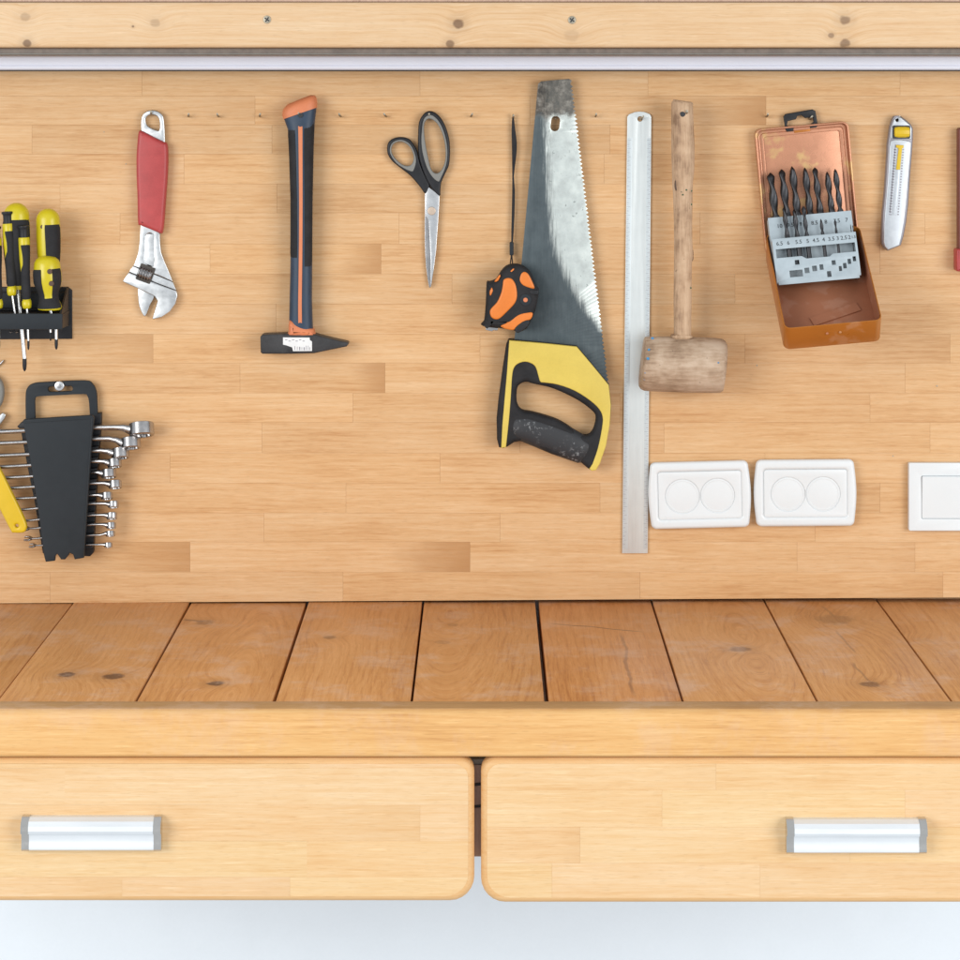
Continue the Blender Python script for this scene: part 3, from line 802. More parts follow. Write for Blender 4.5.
# ------------------------------------------------------------------ handsaw
def saw_metal():
    t = NT('worn_saw_blade'); s = t.sep()
    r0 = P(555, 472, 0)
    d_ = .0128; k = S * sc_at(d_)
    px = t.math('MULTIPLY_ADD', s[0], 1 / k, (r0.x - CX) / k + PX0)
    py = t.math('MULTIPLY_ADD', s[2], -1 / k, PY0 + (ZC - r0.z) / k)
    streak = t.noise(t.comb(t.math('MULTIPLY', s[0], 420), t.math('MULTIPLY', s[2], 28), 0.0), 1.0, 6, 0.75)
    blot = t.noise(t.co.outputs['Object'], 70, 5, 0.65)
    ty = t.math('DIVIDE', t.math('SUBTRACT', py, 80), 260)
    xb = t.ramp(ty, [(0, .26), (.15, .26), (.46, .30), (.62, .34), (.70, .41), (.80, .53), (.90, .70), (.97, .84), (1.0, 1.0)])
    edge = t.math('SUBTRACT', t.math('MULTIPLY_ADD', xb, 100, 520), px)
    edge = t.math('ADD', edge, t.math('MULTIPLY_ADD', streak, 24, -12))
    paint = t.step(edge, -6.0, 6.0)
    steel = t.ramp(blot, [(0.25, (0.50, 0.53, 0.51)), (0.5, (0.64, 0.69, 0.66)), (0.7, (0.74, 0.79, 0.75))])
    spots = t.step(t.noise(t.co.outputs['Object'], 190, 3), .66, .72)
    steel = t.mix(t.math('MULTIPLY', spots, .55), steel, (0.16, 0.18, 0.17))
    slate = t.ramp(t.math('MULTIPLY_ADD', streak, .5, t.math('MULTIPLY', blot, .5)), [(0.3, (0.046, 0.064, 0.074)), (0.7, (0.092, 0.117, 0.127))])
    c = t.mix(paint, steel, slate)
    rust = t.math('SUBTRACT', 1.0, t.step(t.math('ADD', py, t.math('MULTIPLY_ADD', blot, 30, -15)), 110, 122))
    rc = t.ramp(t.noise(t.co.outputs['Object'], 120, 5, .7), [(0.32, (0.020, 0.017, 0.014)), (0.5, (0.085, 0.072, 0.058)), (0.7, (0.24, 0.22, 0.19))])
    c = t.mix(t.math('MULTIPLY', rust, .9), c, rc)
    t.bump(streak, 0.12, 0.0003)
    ro = t.math('MULTIPLY_ADD', t.math('MAXIMUM', paint, rust), .15, .36)
    me = t.math('MULTIPLY_ADD', t.math('MAXIMUM', paint, rust), -.45, .85)
    return t.out(c, ro, me)
M['saw'] = saw_metal()
hsaw = root('handsaw', P(555, 472, 0), 'large handsaw with worn steel blade and yellow and black handle', 'saw')
out = [(514, 345), (538, 84), (541, 81.3), (569, 78.8), (571.8, 80.5)]
N_T = 74
for k in range(N_T):
    y0 = 84 + (385 - 84) * k / N_T; y1 = 84 + (385 - 84) * (k + 1) / N_T
    dep = 2.6 if y0 < 300 else 2.0
    xe = lambda y: 572.8 + (y - 84) * 36.5 / 301
    out += [(xe(y0) - dep + random.uniform(-.3, .3), y0 + .3), (xe((y0 + y1) / 2) + random.uniform(-.4, .3), (y0 + y1) / 2 + .6)]
out += [(609.3, 386), (600, 395), (530, 380)]
hole = rot2(rrect(550.8, 116, 559.8, 131.2, 4.4), (555, 123.5), 8)
slab('blade', [out, hole], .0128, .0014, .0001, M['saw'], hsaw, 35, 1)
ho = [(508.8, 340), (545, 343.3), (577, 346.5), (593, 365.5), (609, 385), (611.5, 405), (610.2, 425), (606.3, 446), (600.3, 464), (596.5, 470.5), (591.5, 471.3), (587.5, 468.6), (581, 463), (570, 459), (552, 455), (540, 449), (530, 443.5), (522, 441.5), (514, 443), (507.5, 447.3), (503, 449), (499, 448), (497, 440), (496.6, 420), (498.6, 400), (502.6, 370), (506.4, 345)]
hh = cr([(517.6, 388), (521, 384), (527, 382.5), (534, 384.5), (550, 388), (565, 394), (580, 402), (592, 411), (596, 417), (595.5, 425), (592, 433.5), (586, 436.5), (578, 434), (570, 428), (558, 421), (545, 416.5), (532, 413), (522, 411), (517.5, 405), (516.6, 396)], 3)
hb = slab('handle', [ho, hh], .0265, .0258, .0065, M['rubber'], hsaw, 55, 5)
def speckled():
    t = NT('worn_glint_rubber'); v = t.co.outputs['Object']
    n = t.noise(v, 240, 4, .7); b = t.noise(v, 30, 2)
    f = t.math('MULTIPLY', t.step(n, .54, .62), t.step(b, .42, .60))  # pale specks: wear, plus highlights painted into the colour
    t.bump(n, .3, .0005)
    return t.out(t.mix(t.math('MULTIPLY', f, .8), (0.028, 0.030, 0.034), (0.24, 0.25, 0.26)), .55, 0, .4)
M['speck'] = speckled()
grip_path = [(508, 428, 7), (516, 427, 13), (526, 427.5, 15), (538, 431.5, 15.5), (550, 436, 16), (562, 440.5, 16.2), (574, 446, 15), (584, 451, 13.5), (590, 455, 9)]
grip = [(x, y, .0165, w, .0125 if 1 <= i < 8 else .006) for i, (x, y, w) in enumerate(grip_path)]
loft('grip', grip, M['speck'], hsaw, 24, 2.3, 60)
yel = [(509.3, 340.3), (545, 343.5), (576.8, 346.8), (593, 366), (608.8, 385.2), (611, 405), (609.8, 425), (606, 446), (600, 463.6), (596.2, 470.3), (591.8, 471), (589.4, 469)] + \
    cr([(592.5, 464), (598, 448), (602, 428), (602.6, 417), (599, 409), (590, 400.6), (575, 391), (558, 384.8), (545, 382.8), (540.5, 382), (538.6, 377), (536, 368), (532, 363.8), (525, 361.8), (518, 363.8), (514, 368), (512.2, 376), (511, 395), (509, 420), (506, 447.3)], 3, False) + \
    [(501.2, 448.2), (502.3, 425), (504.5, 400), (507, 372)]
slab('yellow_shell', yel, .0275, .024, .0012, M['sawyellow'], hsaw, 45, 3)

# ------------------------------------------------------------------ tape measure (hangs over the saw blade)
tm = root('tape_measure', P(510, 333, 0), 'orange and black tape measure hanging from a thin black wrist strap', 'tape measure')
tb = slab('case', cr([(480.9, 325.4), (484, 322), (485.3, 310), (486, 298), (486.6, 283.3), (489.5, 282.5), (496, 280), (501, 272.3), (506, 267), (512, 265), (519, 265.2), (526, 268.4), (532, 275), (536, 286), (539, 290), (538.4, 297), (535.5, 311), (531, 321), (527, 329), (519, 332.8), (513, 330.8), (500, 328.8), (487, 327.6)], 2), .046, .031, .008, M['rubber'], tm, 55, 5)
kid = cr([(503.5, 280), (507.5, 278), (512, 279), (515.5, 284), (517, 291), (517, 298), (514.5, 304), (508, 311), (500, 318.5), (495, 319.5), (491, 317), (489.8, 312), (491.5, 308), (497, 302), (501, 293), (502.5, 286)], 3)
slab('orange_inlay', kid, .0474, .006, .0022, M['orange'], tm, 50, 4)
for q in ([(519.6, 277.5), (521.5, 273), (525, 272), (528.5, 274.5), (532, 281), (534.6, 288.2), (530, 288.3), (523, 285.5), (519.8, 281.5)],
          [(501, 325.6), (510, 321), (518, 315), (526, 312.7), (532.6, 313), (531, 319), (525, 322), (518, 326), (514, 330), (508, 329.6), (503, 328)],
          [(491.6, 287), (493.2, 290), (492.4, 293), (490.3, 296), (489.6, 292)], [(510, 271.4), (513.3, 268.6), (514.4, 269.3), (511.4, 272)],
          [(494.5, 281.6), (499.6, 275.2), (500.4, 276), (498, 281)]):
    slab('orange_inlay', cr(q, 3), .0466, .010, .0018, M['orange'], tm, 50, 3)
bt = slab('boss', circ(525.5, 300, 6), .0468, .003, .0008, M['panel'], tm, 45, 3)
slab('rivet', circ(525.5, 300, 2.3, 16), .0474, .002, .0006, M['salmon'], bt, 45, 3)
slab('rib', [(530, 290.5), (538.6, 290.2), (538, 295), (530, 294.2)], .0468, .004, .0008, M['black'], tm)
slab('belt_clip', cr([(515, 328.3), (522.5, 321.8), (529.3, 320.2), (527.6, 326.5), (519, 332.8), (516, 331.8)], 2), .0475, .004, .001, M['black'], tm, 45, 3)
slab('tape_hook', [(486, 326.6), (498, 328), (497.6, 330.6), (493, 330.3), (492.6, 331.6), (485.6, 330)], .034, .004, .0004, M['chrome'], tm)
strap = [(512.4, 115.5), (513.6, 115.3), (515.3, 130), (516.9, 143), (516.3, 156), (514, 176), (515, 190), (514.5, 215), (513, 242), (511.2, 242), (511.7, 215), (512.2, 190), (512.2, 176), (512, 150), (511.6, 130)]
slab('wrist_strap', cr(strap, 2), .0062, .0025, .0006, M['rubber'], tm)
slab('strap_bead', rrect(509.6, 242, 513.6, 255.5, 1.2, 3), .0075, .005, .001, M['panel'], tm)
cd = []
for x0 in (510.2, 512.6):
    secs = [(511.6, 254, .005, .7, .0009), ((511.6 + x0) / 2, 259, .010, .6, .0008), (x0, 264, .020, .6, .0008), (x0, 268, .033, .6, .0008)]
    loft('strap_cord', secs, M['rubber'], tm, 8)

# ------------------------------------------------------------------ steel ruler
ru = root('steel_ruler', P(636, 553, 0), 'long thin steel ruler hanging upright by its end hole', 'ruler')
def rl(u, y): return (627.4 + (y - 112) * (-5.3 / 441) + u * (24.0 + (y - 112) * 1.6 / 441), y)
ro = [rl(0, 553.3), rl(0, 117), rl(.06, 114.5), rl(.3, 112.2), rl(.5, 111.6), rl(.7, 112), rl(.94, 114.2), rl(1, 117), rl(1, 553.3)]
slab('blade', [ro, circ(640, 119, 2.6, 16)], .0030, .0012, .0002, M['ruler'], ru)
for u0, u1 in ((.015, .22), (.83, .985)):
    slab('graduated_band', [rl(u0, 549), rl(u0, 138), rl(u1, 138), rl(u1, 549)], .00308, .0002, .00002, M['rulerband'], ru)
tk = []
y = 140.0; i = 0
while y < 547:
    L = .15 if i % 10 == 0 else (.10 if i % 5 == 0 else .06)
    if i % 2 == 0 or L > .06:
        for a_, b_ in ((.02, .02 + L), (.98 - L, .98)):
            tk.append([rl(a_, y), rl(b_, y), rl(b_, y + .22), rl(a_, y + .22)])
    y += .8333; i += 1
g_ = slabs_joined('graduations', tk, .00312, .0001, M['knifeedge'], ru); g_['kind'] = 'stuff'

# ------------------------------------------------------------------ wooden mallet
ml = root('wooden_mallet', P(684, 394, 0), 'worn wooden mallet with a barrel head and knotted handle', 'mallet')
dm = .036
hd = []
random.seed(3)
for y, l, r in ((100.6, 673.5, 691.5), (103, 671.3, 693), (115, 671.2, 693.3), (130, 671.4, 693.8), (145, 671.4, 694.6), (160, 671.6, 694.6), (172, 671.9, 694.2), (182, 672.2, 693), (192, 672.9, 692.7), (205, 673.4, 692.5), (222, 673.9, 692.2), (240, 674.1, 692.3), (256, 674, 693.2), (263, 674, 692), (280, 673.8, 691.8), (300, 673.6, 691.6), (320, 673.8, 691.3), (342, 673.9, 691.2)):
    hw = (r - l) / 2
    hd.append(((l + r) / 2, y, dm, hw, hw * S * random.uniform(.93, 1.0)))
mh = loft('handle', hd, M['malhandle'], ml, 22, 2.15, 60)
fr_hd = dm + .0128
slab('hang_hole', cr([(680, 113), (682, 111.6), (684.3, 112.2), (685.6, 114.5), (683.6, 116.8), (681, 116.4)], 2), fr_hd, .002, .0004, M['ink'], mh)
slab('knot', cr([(675, 181), (677, 179.6), (678.3, 183), (677.6, 189), (676, 191), (674.6, 187)], 2), dm + .0092, .003, .0008, M['knot'], mh)
slab('knot', cr([(691.5, 252), (693.2, 250), (693.4, 259), (692, 261)], 2), dm + .0035, .003, .0006, M['knot'], mh)
hdm = []
for x, yc, r in ((641.8, 363.5, 23.0), (642.6, 363.6, 25.5), (644.5, 363.7, 26.8), (650, 363.8, 27.2), (665, 364.1, 27.6), (685, 364.6, 27.8), (705, 365.1, 27.6), (716, 365.5, 27.4), (721, 365.7, 26.8), (723.6, 365.8, 25.3), (724.6, 365.9, 22.5)):
    hdm.append((x, yc, dm, r, r * S * sc_at(dm)))
mm = loft('head', hdm, M['malhead'], ml, 40, 2.0, 50)
slab('collar', circ(682.3, 337.2, 10.6, 24, 2.6), dm + .011, .022, .002, M['malhandle'], ml, 50, 3)
def spots(name, lst, mat, cy, r, parent, d0):
    polys = []
    for x, y, s in lst:
        u = min(abs(y - cy) / r, .97)
        polys.append((x, y, s, d0 + r * S * math.sqrt(1 - u * u) * sc_at(d0) + .0002))
    bms = []
    for x, y, s, d_ in polys:
        bm = bmesh.new()
        c = P(x, y, d_)
        ring = [bm.verts.new(c + Vector((math.cos(q) * s * S * random.uniform(.7, 1.2), .0006, math.sin(q) * s * S * random.uniform(.7, 1.2)))) for q in [k * math.pi / 4 for k in range(8)]]
        top = bm.verts.new(c)
        for k in range(8): bm.faces.new((ring[k], ring[(k + 1) % 8], top))
        bms.append(bm)
    o = from_bm(name, join_bm(bms), mat, parent, 0); o['kind'] = 'stuff'
spots('paint_specks', [(649, 349.6, 1.2), (648, 358.6, 1.5), (645.5, 373, .8), (652.5, 338.4, 1.4), (644.8, 379, 1.2), (644.3, 383, 1.0), (718.5, 362.8, .9)], M['bluepaint'], 364, 27.2, mm, dm)
for lst in ([(691.5, 159.5, .7), (690, 180, .6), (691.4, 191, 1.0), (686.4, 190, .9), (682.8, 194.8, .8), (691.5, 204.5, .9), (681.5, 192, .5), (691, 288, .8)],):
    bms = []
    for x, y, s in lst:
        u = min(abs(x - 682.8) / 10.6, .93)
        d_ = dm + .0126 * math.sqrt(1 - u * u) + .0003
        bm = bmesh.new(); c = P(x, y, d_)
        ring = [bm.verts.new(c + Vector((math.cos(q) * s * S, .0008, math.sin(q) * s * S))) for q in [k * math.pi / 4 for k in range(8)]]
        top = bm.verts.new(c)
        for k in range(8): bm.faces.new((ring[k], ring[(k + 1) % 8], top))
        bms.append(bm)
    o = from_bm('paint_specks', join_bm(bms), M['greenpaint'], mh, 0); o['kind'] = 'stuff'

# ------------------------------------------------------------------ utility knife
uk = root('utility_knife', P(892, 251, 0), 'silver utility knife with a yellow wheel and yellow slider', 'knife')
ko = [(892.2, 119.5), (894, 117.3), (897, 115.6), (901, 116), (907, 120.5), (911.5, 124.6), (913.4, 128.5), (913.2, 140), (912.2, 155), (910.6, 175), (908.6, 205), (906.6, 222), (904, 236), (901.2, 245.4), (888, 251), (883.6, 247.6), (881.5, 243), (882, 228), (882.8, 212), (885, 190), (886.6, 165), (887.5, 152), (887.6, 145), (888.6, 138), (890, 127)]
kb_ = slab('body', [ko, circ(897.2, 120, 1.7, 14)], .0125, .0122, .003, M['knifeedge'], uk, 50, 4)  # darker metal puts the shading of the rounded sides into the colour
kf = [(893.6, 120), (895.4, 118), (898, 117.2), (901, 117.6), (906.5, 122), (910.6, 125.6), (911.8, 129), (911.4, 139.5), (906, 138.2), (896, 138), (890.6, 138.6), (891.6, 128)]
slab('end_cap', [kf, circ(897.2, 120, 1.7, 14), rrect(892.9, 125.8, 909.9, 138.2, 1.4)][:2], .0136, .004, .0009, M['knifegrey'], uk, 45, 3)
sf = [(890.6, 141), (894, 139.6), (901, 139.6), (908, 140.8), (911.2, 142.6), (910.2, 156), (908.4, 178), (906.2, 204), (904.2, 222), (901.6, 236), (899.6, 245.2), (888, 250), (884.6, 246.4), (883.6, 242), (884.2, 224), (885.6, 205), (887.8, 180), (889, 160), (889.6, 148)]
slot = [(895.2, 144.4), (904.6, 144.4), (903.6, 160), (900.4, 190), (897.8, 216), (889, 216), (892, 185), (894.6, 156)]
slab('face_plate', sf, .0142, .0045, .0011, M['knifegrey'], uk, 45, 3)
rib = slab('slide_channel', [(897.3, 149), (901.4, 149), (898.4, 190), (896, 215), (892.2, 215), (895, 185)], .0146, .001, .0003, M['knifegrey'], uk)
nt = []
for k in range(25):
    y = 149 + k * 2.7; f_ = (y - 145) / 70
    xl = 896.0 - 5.6 * f_; xr = 903.2 - 5.6 * f_
    nt.append([(xl - 1.7, y), (xl + 1.0, y + .3), (xl + .8, y + 1.5), (xl - 1.7, y + 1.0)])
    nt.append([(xr - .3, y), (xr + 1.3, y), (xr + 1.1, y + 1.3), (xr - .4, y + 1.3)])
nt.append([(895.0, 144.6), (895.9, 144.6), (890.3, 213), (889.4, 213)])
slabs_joined('notches', nt, .0144, .0004, M['knifeedge'], uk)
slab('slider', [(896.4, 144.8), (903.8, 145.3), (903.5, 148), (902.2, 148.6), (900.2, 169.8), (896.2, 169.6), (898.7, 148.4), (896.2, 147.4)], .0165, .003, .0007, M['yellow'], uk, 45, 3)
slab('wheel_recess', rrect(892.3, 125.4, 910.4, 138.6, 1.5, 3), .01385, .002, .0002, M['ink'], uk)
loft('lock_wheel', [(893.6, 132, .0098, 4.4, .005), (894.4, 132, .0098, 5.6, .0068), (898, 132, .0098, 6.1, .0074), (905, 132, .0098, 6.1, .0074), (908.6, 132, .0098, 5.6, .0068), (909.4, 132, .0098, 4.6, .005)], M['yellow'], uk, 14, 2.4, 20)

# ------------------------------------------------------------------ tool beside the knife
rt = root('clamp_tool', P(972, 271, 0), 'dark bar with a red end hanging beyond the utility knife', 'clamp')
slab('bar', rrect(958.6, 128, 984, 252, 2), .016, .0155, .003, M['redbrown'], rt, 45, 3)
slab('end_block', rrect(956.6, 249, 990, 271.6, 2), .022, .0215, .003, M['red'], rt, 45, 3)

# ------------------------------------------------------------------ drill box
ang = -5.2
ea = Vector((math.cos(R(-ang)), 0, math.sin(R(-ang))))            # along the hinge
ed = Vector((math.sin(R(-ang)), 0, -math.cos(R(-ang))))           # down along the lid
H0 = (P(765.6, 255.5, .010) + P(859.5, 247, .010)) / 2 + Vector((0, .010, 0))
db = root('drill_box', P(822, 350, 0), 'open orange metal drill bit box with a grey stepped holder', 'drill box')
def framed(name, bm, o, ex, ey, ez, mat, parent, smooth=40):
    m = Matrix(((ex.x, ey.x, ez.x, o.x), (ex.y, ey.y, ez.y, o.y), (ex.z, ey.z, ez.z, o.z), (0, 0, 0, 1)))
    bmesh.ops.transform(bm, matrix=m, verts=bm.verts)
    return from_bm(name, bm, mat, parent, smooth)
W2 = .0562; LL = .1515
rr = lambda i, r: rrect(-W2 + i, i, W2 - i, LL - i, r)
up = -ed
lid = framed('lid', plate_mesh([rr(0, .008), rr(.0022, .0065)], .0135, .0010, 3), H0 + OUT * .0006, ea, up, OUT, M['boxlid'], db)
framed('lid_panel', plate_mesh([rr(.0015, .007)], .0030, .0004, 2), H0 + OUT * .0006, ea, up, OUT, M['boxlid'], lid)
framed('lid_step', plate_mesh([rr(.0021, .0064), rr(.0062, .0045)], .0040, .0014, 4), H0 + OUT * .0034, ea, up, OUT, M['boxlid'], lid)
framed('lid_step', plate_mesh([rr(.0061, .0046), rr(.0105, .003)], .0022, .0008, 4), H0 + OUT * .0034, ea, up, OUT, M['boxlid'], lid)
slab('hanger', [(783.5, 116.5), (785.5, 114), (812.5, 109.3), (815.5, 111), (818, 125), (816.5, 127.5), (810, 128.3), (809.5, 125), (813.5, 122), (813, 117.5), (805, 118), (801.5, 115), (797.5, 116), (796, 119.3), (788, 121), (787, 125), (789.5, 127.3), (794, 127), (793.5, 131), (787, 131.8), (785.5, 130)], .008, .004, .0008, M['black'], db)
slab('hanger_tab', [(793.5, 127.2), (809.7, 125.4), (810.5, 131), (794.5, 133)], .0065, .003, .0004, M['boxorange'], db)
# tray swung out and down
al_ = R(42)
ef = OUT * math.cos(al_) + ed * math.sin(al_)
en = OUT * math.sin(al_) - ed * math.cos(al_)
T0 = H0 + OUT * .004
hT = .0360; wt = .0012
tl = lambda i, r: rrect(-W2 + i, .0 + i, W2 - i, LL - i, r)
tray = framed('tray', plate_mesh([tl(0, .008), tl(wt, .0068)], hT, .0004, 1), T0, ea, ef, en, M['boxorange'], db)
framed('tray_floor', plate_mesh([tl(wt * 1.05, .0066)], .0012, .0002, 1), T0 + en * .0006, ea, ef, en, M['boxinner'], tray)
def quad_box(o, ex, ey, ez, x0, x1, y0, y1, z0, z1):
    bm = bmesh.new(); bmesh.ops.create_cube(bm, size=1)
    for v in bm.verts:
        v.co = o + ex * (x0 + (v.co.x + .5) * (x1 - x0)) + ey * (y0 + (v.co.y + .5) * (y1 - y0)) + ez * (z0 + (v.co.z + .5) * (z1 - z0))
    return bm
il = [quad_box(T0, ea, ef, en, -W2 + wt + .0002, -W2 + wt + .0006, .004, LL - .009, .002, hT - .001),
      quad_box(T0, ea, ef, en, W2 - wt - .0006, W2 - wt - .0002, .004, LL - .009, .002, hT - .001),
      quad_box(T0, ea, ef, en, -W2 + .009, W2 - .009, LL - wt - .0006, LL - wt - .0002, .002, hT - .001)]
from_bm('tray_lining', join_bm(il), M['boxinner'], tray, 0)
ex2 = (ea * math.cos(R(17)) - ef * math.sin(R(17))); ey2 = en.cross(ex2)
from_bm('loose_strip', quad_box(T0 + ef * .112 + ea * .012, ex2, ey2, en, -.030, .030, -.001, .012, .002, .0035), M['boxinner'], tray, 0)
for ux in (-.007, .008):
    bm = plate_mesh([circ(0, 0, .0016, 12)], .0010, .0003, 2)
    framed('rivet', bm, T0 + ea * ux + ef * (LL + .0002) + en * (hT * .62), ea, en, ef, M['boxlid'], tray)
# stepped drill holder, leaning back
tau = R(15)
hw_ = up * math.cos(tau) - OUT * math.sin(tau)
hn_ = OUT * math.cos(tau) + up * math.sin(tau)
dH = .073
O0 = P(819.3, 281.6, dH)
kS = S * sc_at(dH)
WH = 42.3 * kS
FH = .0550; BH = .0835; ST = .0135
px = kS
def hp2(u, w): return (u * px, w)
def rc(u0, w0, u1, w1, r=.0004):
    return rrect(u0 * px, w0, u1 * px, w1, r, 2)
front_holes = [[(-39.5 * px, .0320), (-39.5 * px, .0425), (40 * px, .0425), (40 * px, .0315), (17 * px, .0315), (13.5 * px, .0285), (-10 * px, .0285), (-14.5 * px, .0320)]]
for u0, w0, u1, w1 in ((-28.5, .0075, -15.5, .0150), (-22, .0210, -17.6, .0262), (-13.3, .0105, -8.6, .0165), (-5.5, .0120, -.8, .0180), (2, .0128, 5.8, .0188), (8.6, .0040, 12.8, .0105), (14.6, .0170, 18.6, .0222), (21, .0095, 24, .0150), (25.5, .0120, 29, .0180), (30.6, .0165, 34, .0222), (36, .0190, 39.2, .0245)):
    front_holes.append(rc(u0, w0 * 1.06, u1, w1 * 1.06))
hf = framed('holder', plate_mesh([[(-WH, .003), (-WH * .96, .003), (-WH * .96, 0), (WH * .96, 0), (WH * .96, .003), (WH, .003), (WH, FH), (-WH, FH)]] + front_holes, .0010, .0002, 1), O0, ea, hw_, hn_, M['indexgrey'], db)
from_bm('front_shelf', quad_box(O0, ea, hw_, hn_, -WH + .0012, WH - .0012, FH - .0011, FH - .0001, -ST, -.0002), M['dusty'], hf, 0)
for x0_, x1_ in ((-WH, -WH + .0010), (WH - .0010, WH)):
    from_bm('step_side', quad_box(O0, ea, hw_, hn_, x0_, x1_, .004, FH - .0012, -ST, -.0002), M['indexgrey'], hf, 0)
    from_bm('step_side', quad_box(O0, ea, hw_, hn_, x0_, x1_, .004, BH - .0012, -ST * 2.1, -ST - .0012), M['indexgrey'], hf, 0)
from_bm('rear_panel', quad_box(O0, ea, hw_, hn_, -WH, WH, .004, BH, -ST - .0010, -ST - .0001), M['indexgrey'], hf, 0)
from_bm('rear_shelf', quad_box(O0, ea, hw_, hn_, -WH + .0012, WH - .0012, BH - .0011, BH - .0001, -ST * 2.1, -ST - .0012), M['dusty'], hf, 0)
def put_text(body, u, w, n, size):
    me = text_mesh(body, size)
    bm = bmesh.new(); bm.from_mesh(me); bpy.data.meshes.remove(me)
    framed('size_number', bm, O0 + ea * (u * px) + hw_ * w + hn_ * n, ea, hw_, hn_, M['ink'], hf, 0)
for s_, u in zip(('6.5', '6', '5.5', '5', '4.5', '4', '3.5', '3', '2.5', '2'), [-35, -26.2, -15.8, -6.6, 1.6, 9.4, 17.2, 23.6, 29.8, 35.4]):
    put_text(s_, u, .0488, .0012, .0066)
put_text('1.5', 39.6, .0488, .0012, .0045)
for s_, u in zip(('10', '9.5', '9', '8.5', '8', '7.5', '7'), (-31.5, -20.5, -10, 4, 15.5, 26.6, 36.5)):
    put_text(s_, u, BH - .0110, -ST + .0002, .0066)
for u, w_ in ((-35.2, 2.6), (1.4, 2.2), (17, 1.7), (29.6, 1.2), (34.6, 1.0)):
    from_bm('drill_hole', quad_box(O0, ea, hw_, hn_, (u - w_) * px, (u + w_) * px, FH + .0001, FH + .0004, -ST * .5 - .0020, -ST * .5 + .0020), M['ink'], hf, 0)
def drill(u, base_w, n, L, r, label, group, pitch=3.1):
    r *= 1.18
    o = O0 + ea * (u * px) + hn_ * n
    t = root('drill_bit', o + hw_ * base_w, label, 'drill bit', group)
    secs = []; st = max(18, int(L / .0016))
    for k in range(st + 1):
        f_ = k / st; w = -.030 + (L + .030) * f_
        tw = max(0, w) / (r * pitch * 2.0) * math.pi + u
        a_, b_ = (1.0, .62) if w > .004 else (1.0, 1.0)
        e_ = min(1.0, (L - w) / (r * 1.0) + .12)
        U = (ea * math.cos(tw) + hn_ * math.sin(tw)) * r * a_ * e_; N = (hn_ * math.cos(tw) - ea * math.sin(tw)) * r * b_ * e_
        secs.append((o + hw_ * (base_w + w), U, N))
    loft_w('flute', secs, M['hss'], t, 12, 2.0, 50)
BG = 'thick drill bits in the rear row of the drill box'
for u, L, r, lb in ((-33.6, .0560, .0044, 'thickest black twist drill bit at the hinge end of the rear row above number ten'),
                    (-21.8, .0590, .0042, 'black twist drill bit standing above the number nine and a half'),
                    (-11, .0615, .0040, 'tallest black twist drill bit standing above the number nine'),
                    (1.8, .0585, .0038, 'black twist drill bit standing above the number eight and a half'),
                    (12.0, .0575, .0036, 'black twist drill bit with a pale worn tip above the number eight'),
                    (23.8, .0510, .0033, 'black twist drill bit standing above the number seven and a half'),
                    (32.4, .0535, .0031, 'black twist drill bit standing above the number seven')):
    drill(u, BH, -ST * 1.6, L, r, lb.replace(' at the hinge end of the rear row', ''), BG)
FG = 'thin drill bits in the front row of the drill box'
for u, L, r, lb in ((-25.6, .0385, .0026, 'thin black drill bit standing above the number six'), (-15.6, .0350, .0027, 'thin black drill bit standing above the number five and a half'),
                    (-6.0, .0375, .0023, 'thin black drill bit standing above the number five'), (10.0, .0205, .0018, 'short thin drill bit standing above the number four'),
                    (24.0, .0180, .0014, 'very thin short drill bit standing above the number three'), (39.0, .0110, .0006, 'tiny drill bit like a pin, second from the end of the front row'),
                    (41.0, .0100, .0005, 'tiniest drill bit like a pin at the very end of the front row')):
    drill(u, FH, -ST * .5, L, r, lb, FG)

# ------------------------------------------------------------------ screwdriver rack
rk = root('screwdriver_rack', P(-10, 339, 0), 'black plastic rack holding yellow and black screwdrivers', 'rack')
slab('back_plate', [(-95, 290), (-92, 287), (68, 287), (72, 290.5), (72, 339), (-95, 340)], .004, .0038, .0008, M['black'], rk)
pbox('upper_bar', -90, 292.6, 65.8, 308, .014, .010, M['panel'], rk, .001)
pbox('front_bar', -90, 313.6, 62.4, 329.6, .066, .003, M['panel'], rk, .0012)
# shelf with side cheek
a, b = P(-90, 315, .062), P(62.0, 315, .062)
ztop = P(0, 314.2, .066).z
box('shelf', a.x, b.x, -.0625, -.0045, ztop - .004, ztop - .001, M['black'], rk, .0005)
def cheek(pxe):
    x = P(pxe, 300, .03).x
    prof = [(-.0042, P(0, 288, 0).z), (-.010, P(0, 287.5, .01).z), (-.020, P(0, 290, .02).z), (-.0625, ztop), (-.0625, P(0, 329, .066).z), (-.0042, P(0, 325, 0).z)]
    prism_x('side_cheek', prof, x, x + .0022, M['black'], rk)
cheek(64.0); cheek(-93)

def tip(name, x, y0, y1, d, r, mat, parent, taper=True):
    h = y1 - y0
    secs = [(x, y0, d, r, r * S), (x, y0 + h * .55, d, r, r * S), (x, y0 + h * .85, d, r * (.75 if taper else 1), r * S * .75), (x, y1, d, r * (.25 if taper else .9), r * S * .3)]
    loft(name, secs, mat, parent, 10, 2.0, 40)
